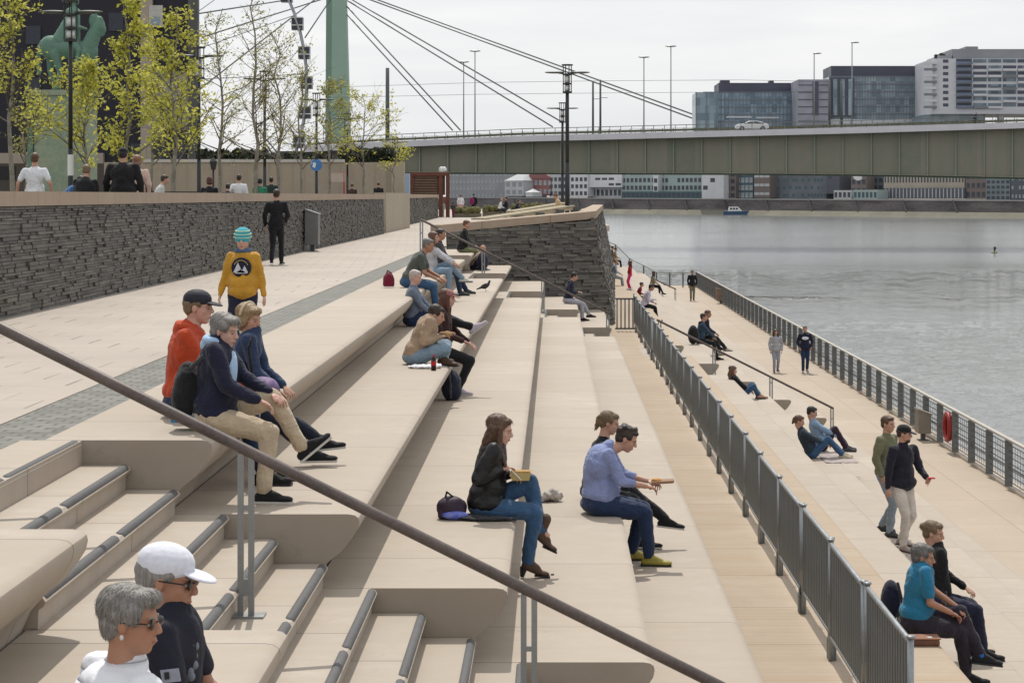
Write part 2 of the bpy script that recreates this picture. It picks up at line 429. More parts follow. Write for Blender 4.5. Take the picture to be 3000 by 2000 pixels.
P0=Vector((XA(917,105),105)); P1=Vector((XA(1006,150),150)); dd=(P1-P0).normalized(); nn=Vector((dd.y,-dd.x))
b=MB(); b.obox(((P0+P1)/2-nn*.32).to_3d()+Vector((0,0,.6)),(dd*(P1-P0).length/2).to_3d(),(nn*.3).to_3d(),(0,0,.87)); b.build('wall_core',M_mort,rw2)
b=MB(); stones(b,P1,P0,lambda t:0,lambda t:1.47,nn,course=.09,seed=5); b.build('slate_facing',M_slate,rw2)
b=MB(); b.obox(((P0+P1)/2-nn*.3).to_3d()+Vector((0,0,1.59)),(dd*(P1-P0).length/2).to_3d(),(nn*.36).to_3d(),(0,0,.11)); b.build('coping',M_cop,rw2)
b=MB(); x0=XA(885,92); b.box(x0-.2,XA(917,96),88.5,103,-.2,1.75); o=b.build('wall_pier',M_pier); tag(o,'pale concrete block pier between the two slate wall stretches','pier')

# bastion wall next to the steps
bw=thing('bastion_wall','sloping dark slate bastion wall with pale stone coping that closes off the steps','wall')
A=(-3.05,61.3); B_=(2.25,64.2)       # foot line
d=(Vector(B_)-Vector(A)).normalized(); n=Vector((d.y,-d.x))
bat=.10
t0=lambda t:-4.3
def ztop(t): return .50+.40*t
b=MB()
stones(b,(Vector(A)+Vector((0,0))),Vector(B_)+d*.0,t0,lambda t:ztop(t),n,course=.075,L0=.14,L1=.62,seed=9,batter=bat,prot=(0,.10))
# river-side face, also battered (leans back to the left)
d2=Vector((.03,1)).normalized(); n2=Vector((d2.y,-d2.x))
lean=.20
b2=MB(); stones(b2,Vector(B_)+Vector((0,.0)),Vector(B_)+d2*45,t0,lambda t:.92,n2,course=.09,L0=.2,L1=.8,seed=10,batter=lean,prot=(0,.07))
# shear the front face ends to follow the leaning corner: clip stones beyond the corner line
def clip(mb):
    out=MB(); nv=8
    for i in range(0,len(mb.v),8):
        vs=mb.v[i:i+8]; z=sum(v[2] for v in vs)/8; lim=B_[0]-lean*(z+4.3)+.02
        if min(v[0] for v in vs)>lim: continue
        vs=[(min(v[0],lim),v[1],v[2]) for v in vs]
        out.add(vs,[(0,1,2,3),(4,7,6,5),(0,4,5,1),(3,2,6,7),(1,5,6,2),(0,3,7,4)])
    return out
b=clip(b); b.build('slate_facing',M_slate,bw); b2.build('slate_facing',M_slate,bw)
def foot(t,z): 
    q=Vector(A)+(Vector(B_)-Vector(A))*t-n*(.03+bat*(z+4.3)); return q
zt=lambda t:ztop(t)-.01
V=[]
qa=foot(0,-4.3); qb=foot(1,-4.3); V+= [(qa.x,qa.y,-4.3),(B_[0]-.03,qb.y,-4.3),(B_[0]+1.3,64.2+45,-4.3),(qa.x,109,-4.3)]
qa=foot(0,.5); qb=foot(1,.9); cx=B_[0]-.03-lean*5.2
V+= [(qa.x,qa.y,.48),(cx,qb.y-.1,.88),(cx+1.3,64.2+45,.88),(qa.x+2.0,109,.60)]
b=MB(); b.add(V,[(0,3,2,1),(4,5,6,7),(0,1,5,4),(1,2,6,5),(2,3,7,6),(3,0,4,7)]); b.build('wall_core',M_mort,bw)
# coping
ca=Vector(V[4]); cb=Vector(V[5])+Vector((.10,0,0)); cc=Vector(V[6])+Vector((.1,0,0))
def slab(p,q,w,h,up=0):
    dd=(q-p); hh=Vector((-dd.y,dd.x,0)).normalized()*w; z=Vector((0,0,h))
    fwd=-hh*.12
    return [p+fwd,q+fwd,q+hh,p+hh,p+fwd+z,q+fwd+z,q+hh+z,p+hh+z]
BF=[(0,3,2,1),(4,5,6,7),(0,1,5,4),(1,2,6,5),(2,3,7,6),(3,0,4,7)]
b=MB(); b.add(slab(ca+Vector((-.2,-.11,.012)),cb+Vector((0,-.11,.012)),.6,.24),BF); 
b.add(slab(cb+Vector((0,.45,.012)),cc+Vector((0,0,.012)),.5,.24),BF)
b.build('coping',M_cop,bw)
M_terr=concrete('terrace_gravel',(.40,.34,.25),3,0,wear=2)
# terrace fill behind the coping, gently sloping
b=MB(); V2=[(qa.x+.4,62.3,.3),(cx-.1,65.2,.7),(cx+1.1,109,.7),(qa.x+2.2,109,.4),(qa.x+.4,62.3,.66),(cx-.1,65.2,1.02),(cx+1.1,109,1.0),(qa.x+2.2,109,.62)]
b.add(V2,BF); b.build('terrace_top',M_terr,bw)
# bench on the bastion
M_wood=mat('weathered_timber',(.42,.36,.24),.75,0,.25,4,.3,40,sc3=(1,1,6))
bn=thing('long_bench','long weathered timber bench with slatted seat standing along the bastion coping','bench')
p0=W(1112,503,67.0); p1=W(1318,473,84.0); dv=p1-p0; L=dv.length; du=dv.normalized(); sd=Vector((-du.y,du.x,0)).normalized()
for k in range(4):
    b=MB(); c=(p0+p1)/2+sd*(.13*k); b.obox(c,du*(L/2),sd*.05,Vector((0,0,.028))); b.build('slat',M_wood,bn)
b=MB(); c=(p0+p1)/2-sd*.05-Vector((0,0,.10)); b.obox(c,du*(L/2),sd*.02,Vector((0,0,.055))); b.build('apron',M_wood,bn)
for t in (.03,.27,.5,.74,.97):
    q=p0+dv*t; b=MB(); b.box(q.x-.05,q.x+.4,q.y-.05,q.y+.05,q.z-.34,q.z-.03); b.build('leg',M_dsteel,bn)
bn2=thing('long_bench','second slatted timber bench farther back on the bastion terrace','bench')
p0b=W(1180,487,90.0); p1b=W(1300,467,104.0); dv=p1b-p0b; L2=dv.length; du=dv.normalized(); sd=Vector((-du.y,du.x,0)).normalized()
for k in range(3):
    b=MB(); c=(p0b+p1b)/2+sd*(.15*k); b.obox(c,du*(L2/2),sd*.06,Vector((0,0,.05))); b.build('slat',M_wood,bn2)
for t in (.05,.5,.95):
    q=p0b+dv*t; b=MB(); b.box(q.x-.05,q.x+.4,q.y-.05,q.y+.05,q.z-.45,q.z-.05); b.build('leg',M_dsteel,bn2)
# green boxes / hedge planters at the end of the promenade
M_hedge=mat('olive_planting',(.16,.15,.055),.9,0,.4,6,.8,14,.08)
for i,(xa,xb_,ya,yb,Y) in enumerate(((1040,1105,477,497,150),(1108,1165,474,493,156),(1172,1290,468,488,150))):
    t_=thing('planter',['low olive green planter farthest left beyond the promenade','olive green planter behind the maroon backpack walker','long olive planter behind the terrace bench'][i],'planter',(0,0,0),group='planters at the promenade end')
    a=W(xa,yb,Y); c=W(xb_,ya,Y); b=MB(); b.box(a.x,c.x,Y,Y+1.2,min(a.z,0.0),a.z+(c.z-a.z)*.35); b.build('trough',M_terr,t_)
    b=MB(); rr=random.Random(i)
    for q in range(60): b.ell((rr.uniform(a.x+.1,c.x-.1),Y+rr.uniform(.1,1.1),a.z+(c.z-a.z)*rr.uniform(.4,.85)),(rr.uniform(.1,.25),)*3,None,6,4)
    b.build('foliage',M_hedge,t_)

# ================================================================ railings
def handrail(label,pts,posts,Y,r=.033,pr=.0,mid=True):
    t_=thing('handrail',label,'handrail')
    b=MB(); b.tube([Vector(p) for p in pts],r,12); b.build('rail',M_hrail,t_,True)
    for (x,zt_,zb) in posts:
        pst=MB(); w=.017
        for s_ in (-1,1):
            pst.box(x+s_*.031-w,x+s_*.031+w,Y-.012,Y+.012,zb+.004,zt_-r*.6)
        pst.box(x-.047,x+.047,Y-.010,Y+.010,zb+.12,zb+.22); pst.box(x-.045,x+.045,Y-.009,Y+.009,zb+.62,zb+.65)
        p_=pst.build('post',M_steel,t_)
        bp=MB(); bp.box(x-.09,x+.11,Y-.07,Y+.07,zb,zb+.012); bp.build('base_plate',M_steel,p_)
    return t_
YR=11.8
def rl(x): return ZA(752+(x*F/YR+VX)*.4975,YR)
handrail('near bronze brown handrail sloping across the foreground on twin flat posts',[(-4.0,YR,rl(-3.6)+.0),(-3.6,YR,rl(-3.6)),(2.2,YR,rl(2.2)),(2.6,YR,rl(2.2))],
   [(-3.75,rl(-3.6),0.0),(XA(565,YR),rl(XA(565,YR)),ZT(1)-.1643*5),(XA(1215,YR),rl(XA(1215,YR)),-.1643*10),(1.72,rl(1.72),ZT(6))],YR)
Y2=53.5
def r2(px): return W(px,505+(px-968)*.4975,Y2)
handrail('far bronze handrail dropping in front of the slate bastion wall',[r2(968),r2(1400)],
   [(XA(968,Y2),r2(968).z,0),(XA(1110,Y2),r2(1110).z,-.1643*5),(XA(1247,Y2),r2(1247).z,-.1643*10),(XA(1396,Y2),r2(1396).z,-.1643*15)],Y2,.03)
def r3(px): return W(px,735+(px-1510)*.5012,Y2)
handrail('lower bronze handrail beside the small stairs behind the crowd barrier',[r3(1510),r3(1913)],
   [(XA(1515,Y2),r3(1515).z,ZT(6)),(XA(1640,Y2),r3(1640).z,-.1643*19),(XA(1771,Y2),r3(1771).z,-.1643*24),(XA(1911,Y2),r3(1911).z,-4.9)],Y2,.03)
Y3=112.0
handrail('short far handrail on the steps below the pink and red figures',[W(1500,640,Y3),W(1552,664,Y3)],
   [(XA(1502,Y3),ZA(641,Y3),ZT(8)),(XA(1551,Y3),ZA(663,Y3),ZT(10))],Y3,.035)

# crowd barriers
XB=2.44; ZB=ZT(6); 
ptsY=[8.72+2.0*i for i in range(-1,30)]
proto=None
def barrier_proto():
    t_=thing('crowd_barrier','x','barrier',(XB,0,ZB),group='grey crowd barriers in one line')
    L=2.0; b=MB()
    b.tube([(0,.03,.22),(0,L-.05,.22)],.019,8); b.tube([(0,.03,1.03),(0,L-.05,1.03)],.021,8)
    b.build('frame',M_barr2,t_,True)
    b=MB()
    for i in range(17): y=.09+i*(L-.2)/16; b.box(-.011,.011,y-.036,y+.036,.24,1.01)
    b.build('upright_bars',M_barr,t_)
    for y in (.03,L-.05):
        b=MB(); b.cyl((0,y,.0),(0,y,1.06),.024,.024,10); b.cyl((0,y,1.06),(0,y,1.075),.034,.034,10); b.build('post',M_barr2,t_,True)
    b=MB(); b.box(-.035,.035,-.045,.075,0.001,.19); b.build('foot',M_barr,t_)
    b=MB(); b.box(-.03,.03,-.02,.05,.20,.25); b.build('hinge',M_dsteel,t_)
    return t_
def dup(o,**kw):
    c=o.copy(); COL.objects.link(c)
    for ch in list(o.children):
        d_=ch.copy(); COL.objects.link(d_); d_.parent=c
        for g_ in list(ch.children):
            e_=g_.copy(); COL.objects.link(e_); e_.parent=d_
    for k_,v_ in kw.items():
        if k_=='loc': c.location=v_
        elif k_=='rz': c.rotation_euler=(0,0,v_)
        else: c[k_]=v_
    return c
ORD=['nearest','second','third','fourth','fifth','sixth','seventh','eighth','ninth','tenth','eleventh','twelfth','thirteenth','fourteenth','fifteenth','sixteenth','seventeenth','eighteenth','nineteenth','twentieth','twenty-first','twenty-second','twenty-third','twenty-fourth','twenty-fifth','twenty-sixth','twenty-seventh','twenty-eighth','twenty-ninth','thirtieth','thirty-first','thirty-second','thirty-third','thirty-fourth']
def nth(i): return ORD[i] if i<len(ORD) else 'number %d'%(i+1)
bp=barrier_proto(); ys=[15.0+2.0*i for i in range(0,24)]
NB=24; Ystart=F*3.05/(1471-449)   # nearest end post
for i in range(NB):
    c=bp if i==0 else dup(bp)
    gap=.55 if i>=18 else 0
    c.location=(XB+random.Random(i).uniform(-.012,.012),Ystart+2.0*i+gap,ZB); c.rotation_euler=(0,0,R(random.Random(i+50).uniform(-.25,.25)))
    c['label']='grey steel crowd barrier, %s panel of the line from the near end'%nth(i)
gp=thing('slatted_gate','small pale slatted panel closing the gap beside the slate bastion corner','gate',(2.12,61.2,ZB)); Mgp=mat('pale_slat',(.50,.46,.40),.7)
for q in range(5): b=MB(); b.box(-.25+q*.12,-.19+q*.12,-.015,.015,.05,.98); b.build('slat',Mgp,gp)
b=MB(); b.box(-.28,.33,-.03,-.016,.05,.10); b.box(-.28,.33,-.03,-.016,.95,1.0); b.build('rail',M_dsteel,gp)

# river fence: top rail, fins and wire mesh panels
M_fsteel=mat('fence_grey_steel',(.17,.175,.17),.5,.2,.15,6,.08,80)
fr=thing('river_fence','long grey steel river fence with broad flat posts and wire panels along the quay','fence')
XF=10.10; ZQ=-4.83; HF=1.06
b=MB(); b.box(XF-.05,XF+.05,10,143,ZQ+HF-.03,ZQ+HF+.012); b.build('top_rail',M_conc if False else mat('pale_rail',(.42,.39,.34),.5,.2,.1),fr)
n_=0; y=143.0
while y>12:
    b=MB(); b.box(XF-.085,XF+.085,y-.012,y+.012,ZQ,ZQ+HF-.03) if False else b.obox((XF,y,ZQ+HF/2-.015),(.085,0,0),(0,.014,0),(0,0,HF/2-.015))
    b.build('post',M_fsteel,fr)
    if y-2>12:
        w_=MB()
        for q in range(7):
            zz=ZQ+.10+q*.135; w_.box(XF+.02,XF+.03,y-2.0+.02,y-.02,zz,zz+.020)
        w_.box(XF-.005,XF+.02,y-1.98,y-.02,ZQ+.42,ZQ+.45)
        for q in range(1,8): w_.box(XF+.031,XF+.037,y-q*.25,y-q*.25+.016,ZQ+.1,ZQ+.92)
        w_.build('wire_panel',M_dsteel,fr)
    y-=2.0
fr2=thing('river_fence','far fence stretch climbing the steps across the end of the quay','fence')
ep=[(10.1,144,-4.9),(7.3,144.5,-4.9),(6.4,144.8,ZT(10)),(5.4,145.2,ZT(9)),(4.4,145.5,ZT(7)),(3.2,146,ZT(6))]
b=MB(); b.tube([(p[0],p[1],p[2]+1.05) for p in ep],.035,6); b.build('top_rail',M_steel,fr2)
for a,c_ in zip(ep[:-1],ep[1:]):
    a=Vector(a); c_=Vector(c_); k=max(1,int((c_-a).length/.8))
    for i in range(k):
        q=a+(c_-a)*(i/k); b=MB(); b.box(q.x-.05,q.x+.05,q.y-.012,q.y+.012,q.z-.3,q.z+1.04); b.build('post',M_dsteel,fr2)
    w_=MB()
    for q in range(5):
        w_.tube([a+Vector((0,0,.15+q*.18)),c_+Vector((0,0,.15+q*.18))],.008,4)
    w_.build('wire_panel',M_dsteel,fr2)
# ================================================================ girder bridge
YB=300.0; YB2=YB+26
def bridge():
    t_=thing('girder_bridge','long green steel girder bridge with ribbed side panels crossing the river','bridge')
    def steel_green():
        m,t,p=base('weathered_green_steel_rib_lit',.65,0,.35); v=t.obj(); X,Y,Z=t.xyz(v)
        n=t.ramp(t.noise(.5,6,.65,v),.3,.7); st=t.ramp(t.noise(1,5,.6,t.obj((.9,.9,.08))),.35,.65)
        k=t.math('FLOOR',t.math('DIVIDE',X,4.18)); wn=t.new('ShaderNodeTexWhiteNoise',noise_dimensions='1D'); t.l.new(k,wn.inputs['W'])
        c=t.mix(wn.outputs[0],(.155,.17,.13),(.235,.22,.17)); c=t.mix(t.math('MULTIPLY',st,.55),c,(.14,.175,.125)); c=t.mix(t.math('MULTIPLY',n,.45),c,(.27,.22,.175))
        fx=t.math('FRACT',t.math('ADD',t.math('DIVIDE',t.math('SUBTRACT',X,XA(900,YB)),4.18),.0)); c=t.mix(t.math('MULTIPLY',t.math('LESS_THAN',fx,.045),.6),c,(.06,.075,.055)); c=t.mix(t.math('MULTIPLY',t.math('GREATER_THAN',fx,.955),.5),c,(.36,.42,.34))  # shade right and highlight left of each rib, painted into the colour
        t.put(p.inputs['Base Color'],c); return m
    Mg=steel_green(); Ms=mat('water_lit_green',(.30,.42,.33),.6,0,.15,.5); Mf=mat('pale_fascia',(.62,.60,.63),.6,0,.1,.4)  # far girder's paler green: light off the water put into the colour
    top=[(700,346),(880,336),(1200,322),(1600,312),(1960,303),(2352,291),(2700,282)]
    bot=[(700,392),(920,394),(1200,395),(1500,396),(1760,397),(1960,399),(2160,402),(2352,406),(2700,414)]
    def lerp(T,x):
        for (a,b),(c,d) in zip(T[:-1],T[1:]):
            if a<=x<=c: return b+(d-b)*(x-a)/(c-a)
        return T[-1][1]
    xs=list(range(700,2701,25))
    for (nm,ya,mt) in (('girder',YB,Mg),('girder',YB+20,Ms)):
        b=MB()
        for a,c in zip(xs[:-1],xs[1:]):
            V=[]
            for px in (a,c):
                x=XA(px,YB); zt_=ZA(lerp(top,px)+1,YB); zb=ZA(lerp(bot,px),YB)
                V+=[(x,ya,zt_),(x,ya+.5,zt_),(x,ya+.5,zb),(x,ya,zb)]
            b.add(V,[(0,3,7,4),(1,5,6,2),(3,2,6,7),(0,4,5,1)])
        x=XA(900,YB); step=4.18; n0=int((XA(700,YB)-x)/step)
        k=n0
        while True:
            xx=x+k*step; px=xx*F/YB+VX
            if px>2690: break
            if px>705:
                b.box(xx-.09,xx+.09,ya-.24,ya+.0,ZA(lerp(bot,px),YB)+.05,ZA(lerp(top,px)+1,YB)-.02)
            k+=1
        for a,c in zip(xs[:-1],xs[1:]):    # bottom flange
            V=[]
            for px in (a,c):
                xx=XA(px,YB); zb=ZA(lerp(bot,px),YB)
                V+=[(xx,ya-.35,zb+.02),(xx,ya+.8,zb+.02),(xx,ya+.8,zb-.14),(xx,ya-.35,zb-.14)]
            b.add(V,[(0,3,7,4),(1,5,6,2),(3,2,6,7),(0,4,5,1)])
        b.build(nm,mt,t_)
    b=MB(); f=MB(); r=MB()
    for a,c in zip(xs[:-1],xs[1:]):
        V=[];U=[];Q=[]
        for px in (a,c):
            x=XA(px,YB); z=ZA(lerp(top,px),YB)
            V+=[(x,YB-1.6,z+.55),(x,YB2,z+.55),(x,YB2,z),(x,YB-1.6,z)]
            U+=[(x,YB-1.75,z+.62),(x,YB-1.55,z+.62),(x,YB-1.55,z-.28),(x,YB-1.75,z-.28)]
        b.add(V,[(0,3,7,4),(1,5,6,2),(3,2,6,7),(0,4,5,1)]); f.add(U,[(0,3,7,4),(1,5,6,2),(3,2,6,7),(0,4,5,1)])
    b.build('deck',Mg,t_); f.build('fascia',Mf,t_)
    Mo=mat('olive_guard_rail',(.12,.12,.06),.6,0,.3,.6)
    for yy,off,hh in ((YB-1.4,.62,1.0),(YB+4,.6,.8),(YB2-.5,.6,1.1)):
        r=MB()
        for a,c in zip(xs[:-1],xs[1:]):
            p=Vector((XA(a,YB),yy,ZA(lerp(top,a),YB)+off)); q=Vector((XA(c,YB),yy,ZA(lerp(top,c),YB)+off))
            if hh==.8:
                r.obox((p+q)/2+Vector((0,0,.45)),(q-p)/2,Vector((0,.04,0)),Vector((0,0,.17)))
            else:
                r.cap(p+Vector((0,0,hh)),q+Vector((0,0,hh)),.055,.055,5,0); r.cap(p+Vector((0,0,hh*.55)),q+Vector((0,0,hh*.55)),.03,.03,4,0); r.cap(p+Vector((0,0,hh*.25)),q+Vector((0,0,hh*.25)),.03,.03,4,0)
            r.cap(p,p+Vector((0,0,hh)),.05,.05,5,0)
        r.build('railing',Mo if hh==.8 else mat('bridge_railing_grey',(.2,.21,.2),.5,.2),t_)
    # abutment on the left bank
    b=MB(); b.box(XA(640,YB),XA(902,YB),YB-1,YB2,-1,ZA(346,YB)-.1); b.build('abutment',mat('abutment_dark',(.09,.09,.085),.8,0,.3,.5),t_)
    return lerp,top
LERP,BTOP=bridge()
def ztopb(px): return ZA(LERP(BTOP,px),YB)+.55
# masts on the bridge
def mast(px,ytop,Y,label,double=True,w=.10):
    t_=thing('street_lamp',label,'street lamp',(XA(px,Y),Y,ztopb(px)),group='tall lamp masts on the bridge')
    h=ZA(ytop,Y)-ztopb(px); b=MB(); b.cyl((0,0,0),(0,0,h),w,w*.7,8); b.build('pole',M_steel,t_,True)
    b=MB()
    if double: b.ell((0,0,h+.03),(.85,.35,.14)); 
    else: b.ell((.45,0,h),(.65,.25,.12))
    b.build('lamp_head',M_steel,t_,True); return t_
mast(1065,143,YB+1.0,'slim lamp mast left of its taller neighbour near the pylon side of the bridge')
mast(1091,118,YB+1.5,'tall lamp mast just right of a slightly shorter one near the short cables')
mast(1479,132,YB+1.0,'lamp mast on the bridge midway between the twin wire poles and the white car')
mast(1541,107,YB+1.5,'tall lamp mast on the bridge left of the white car')
mast(1870,123,YB+1.0,'lamp mast with a one-sided head in front of the middle glass block',False)
mast(1957,98,YB+1.5,'tallest lamp mast on the bridge in front of the middle glass block',False)
for px,yt,w_,lab in ((1362,186,.17,'left one of the twin dark wire poles on the bridge'),(1379,182,.17,'right one of the twin dark wire poles on the bridge'),(890,155,.33,'thick dark catenary pole on the bridge above the young trees'),(1905,185,.2,'left dark catenary pole before the middle glass block'),(1933,185,.2,'right dark catenary pole before the middle glass block')):
    t_=thing('catenary_pole',lab,'pole',(XA(px,YB+8),YB+8,ztopb(px)-.1),group='tram wire poles on the bridge')
    h=ZA(yt,YB+8)-ztopb(px); b=MB(); b.cyl((0,0,0),(0,0,h),w_,w_*.85,8); b.build('pole',M_dsteel,t_,True)
    b=MB(); b.box(-.1,1.1,-.05,.05,h*.68,h*.68+.08); b.build('bracket',M_dsteel,t_)
for i,(pts) in enumerate(([(780,200),(1100,190),(1380,186),(1700,184),(1905,188)],[(780,224),(1100,217),(1380,214),(1905,210)])):
    b=MB(); b.tube([W(p[0],p[1],YB+8) for p in pts],.035,4); o=b.build('tram_wire',M_dsteel); tag(o,['upper thin tram wire strung along the bridge','lower thin tram wire strung along the bridge'][i],'wire')
# car and cyclist on the bridge
def car(px,Y,label):
    z=ztopb(px); t_=thing('car',label,'car',(XA(px,Y),Y,z)); Mc=mat('white_car_paint',(.75,.76,.78),.25,0,.03,3,0,60); Mgls=mat('car_glass',(.03,.04,.05),.1,0,.05,3,0); 
    b=MB(); prof=[(-2.25,.35),(-2.2,.8),(-1.9,.98),(-1.2,1.05),(-.5,1.42),(.7,1.46),(1.5,1.25),(2.0,1.0),(2.2,.9),(2.25,.4),(1.9,.25),(-1.9,.25)]
    b.prism(prof,-.85,.85,'y'); o=b.build('body',Mc,t_); 
    m=o.modifiers.new('b','BEVEL'); m.width=.09; m.segments=3; smooth_angle(o,50)
    for s_ in (-.862,.862):
        b=MB(); b.prism([(-1.05,1.04),(-.42,1.36),(.1,1.39),(.1,1.04)],s_-.004,s_+.004,'y'); b.build('window',Mgls,t_)
        b=MB(); b.prism([(.18,1.04),(.18,1.39),(.7,1.38),(1.45,1.1),(1.4,1.04)],s_-.004,s_+.004,'y'); b.build('window',Mgls,t_)
    b=MB(); b.obox((-.86,0,1.25),(.36,0,.19),(0,.7,0),(-.02,0,.03)); b.build('windscreen',Mgls,t_)
    for x in (-1.4,1.4):
        for s_ in (-.8,.8):
            b=MB(); b.cyl((x,s_-.1,.33),(x,s_+.1,.33),.33,.33,16); w_=b.build('wheel',M_black,t_); b=MB(); b.cyl((x,s_-.105,.33),(x,s_+.105,.33),.2,.2,10); b.build('rim',M_steel,w_)
    for s_ in (-.6,.6):
        b=MB(); b.ell((-2.2,s_,.72),(.08,.16,.09)); b.build('headlight',M_lampw,t_)
    t_.scale=(1.1,1,1)
car(1727,YB+1.2,'white hatchback driving across the bridge')
# ================================================================ cable-stayed bridge pylon behind
YP=1150.0
t_=thing('cable_stayed_bridge','tall pale green pylon with long paired stay cables rising behind the girder bridge','bridge')
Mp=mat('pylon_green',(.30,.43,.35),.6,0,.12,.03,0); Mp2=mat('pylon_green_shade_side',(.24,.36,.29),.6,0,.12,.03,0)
b=MB(); 
def quadcol(yt,yb,xl0,xl1,xr0,xr1,Y,d):
    V=[W(xl0,yt,Y),W(xl1,yt,Y),W(xr1,yb,Y),W(xr0,yb,Y)]; V2=[v+Vector((0,d,0)) for v in V]
    b.add(V+V2,[(0,3,2,1),(4,5,6,7),(0,1,5,4),(1,2,6,5),(2,3,7,6),(3,0,4,7)])
quadcol(-140,330,764,790,760,803,YP,9); b.build('pylon_leg',Mp,t_)
b=MB(); quadcol(-140,330,750,766,747,766,YP+16,7); b.build('pylon_leg',Mp2,t_)
Mc=mat('stay_cable',(.22,.24,.24),.5,.2,.05,3,0)
def cable(p,q,off,r=.42):
    b=MB(); b.cyl(W(p[0],p[1],YP+off),W(q[0],q[1],YP+off),r,r,6); b.build('stay_cable',Mc,t_,True)
TP=(775,-140)
for (p,q) in (((790,8),(1058,300)),((784,20),(1040,300)),((802,-4),(1293,282)),((798,2),(1270,292)),((845,-8),(1600,266)),((845,-2),(1596,274)),((760,-2),(700,88)),((735,-10),(455,208)),((700,-6),(455,32)),((742,-2),(470,84))):
    cable(p,q,4)
b=MB(); a=W(450,374,YP); c=W(2700,374,YP); b.box(a.x,c.x,YP,YP+14,a.z-4,c.z+.5); b.build('deck',Mp2,t_)
# ================================================================ far bank
QA=Vector((XA(1030,1040),1040)); QB=Vector((XA(2352,735),735)); QC=QB+(QB-QA)*.25
qd=(QC-QA).normalized(); qn=Vector((qd.y,-qd.x))
Mq=mat('far_quay_stone',(.14,.125,.125),.9,0,.45,.12,.2,1.2,.1,sc3=(.5,.5,2.5)); Mq2=mat('far_quay_foot',(.20,.19,.145),.9,0,.3,.1,0)
qt=thing('quay_wall','long dark stone quay wall with slanting seams along the far bank','wall')
def qpt(t,o=0,z=0): q=QA+qd*t+qn*o; return Vector((q.x,q.y,z))
LQ=(QC-QA).length; ztq=ZA(455,1020)
def qslab(t0_,t1_,o0,o1,z0,z1,m,name,parent):
    b=MB(); b.add([qpt(t0_,o0,z0),qpt(t1_,o0,z0),qpt(t1_,o1,z0),qpt(t0_,o1,z0),qpt(t0_,o0,z1),qpt(t1_,o0,z1),qpt(t1_,o1,z1),qpt(t0_,o1,z1)],[(0,3,2,1),(4,5,6,7),(0,1,5,4),(1,2,6,5),(2,3,7,6),(3,0,4,7)])
    return b.build(name,m,parent)
ztl=ZA(455,1020); ztr=ZA(464,740)
b=MB(); b.add([qpt(0,4,-8),qpt(LQ,4,-8),qpt(LQ,-6,-8),qpt(0,-6,-8),qpt(0,1.2,ztl),qpt(LQ,1.2,ztr),qpt(LQ,-6,ztr),qpt(0,-6,ztl)],[(0,3,2,1),(4,5,6,7),(0,1,5,4),(1,2,6,5),(2,3,7,6),(3,0,4,7)]); b.build('wall_face',Mq,qt)
b=MB(); b.add([qpt(0,9,-8),qpt(LQ,9,-8),qpt(LQ,2,-8),qpt(0,2,-8),qpt(0,4.2,-4.6),qpt(LQ,4.2,-4.6),qpt(LQ,2,-4.6),qpt(0,2,-4.6)],[(0,3,2,1),(4,5,6,7),(0,1,5,4),(1,2,6,5),(2,3,7,6),(3,0,4,7)]); b.build('wall_foot',Mq2,qt)
b=MB(); b.add([qpt(0,1.5,ztl),qpt(LQ,1.5,ztr),qpt(LQ,-1,ztr),qpt(0,-1,ztl),qpt(0,1.5,ztl+.5),qpt(LQ,1.5,ztr+.5),qpt(LQ,-1,ztr+.5),qpt(0,-1,ztl+.5)],BF); b.build('coping',mat('far_coping',(.33,.32,.31),.8,0,.15,.1,0),qt)
Mseam=mat('far_seam_dark',(.06,.06,.06),.9,0,.1)
for i in range(12):
    tt=60+i*26; b=MB(); b.cyl(qpt(tt,1.5,ztl-.6),qpt(tt+5,4.4,-4.8),.35,.35,5); b.build('ladder_seam',Mseam,qt)
def onquay(px,back):   # distance t along the quay line for a photo column, set back
    dx=(px-VX)/F; # x = dx*y
    o=QA-qn*back
    # o + qd t : x = dx*y
    tt=(dx*o.y-o.x)/(qd.x-dx*qd.y); q=o+qd*tt; return q
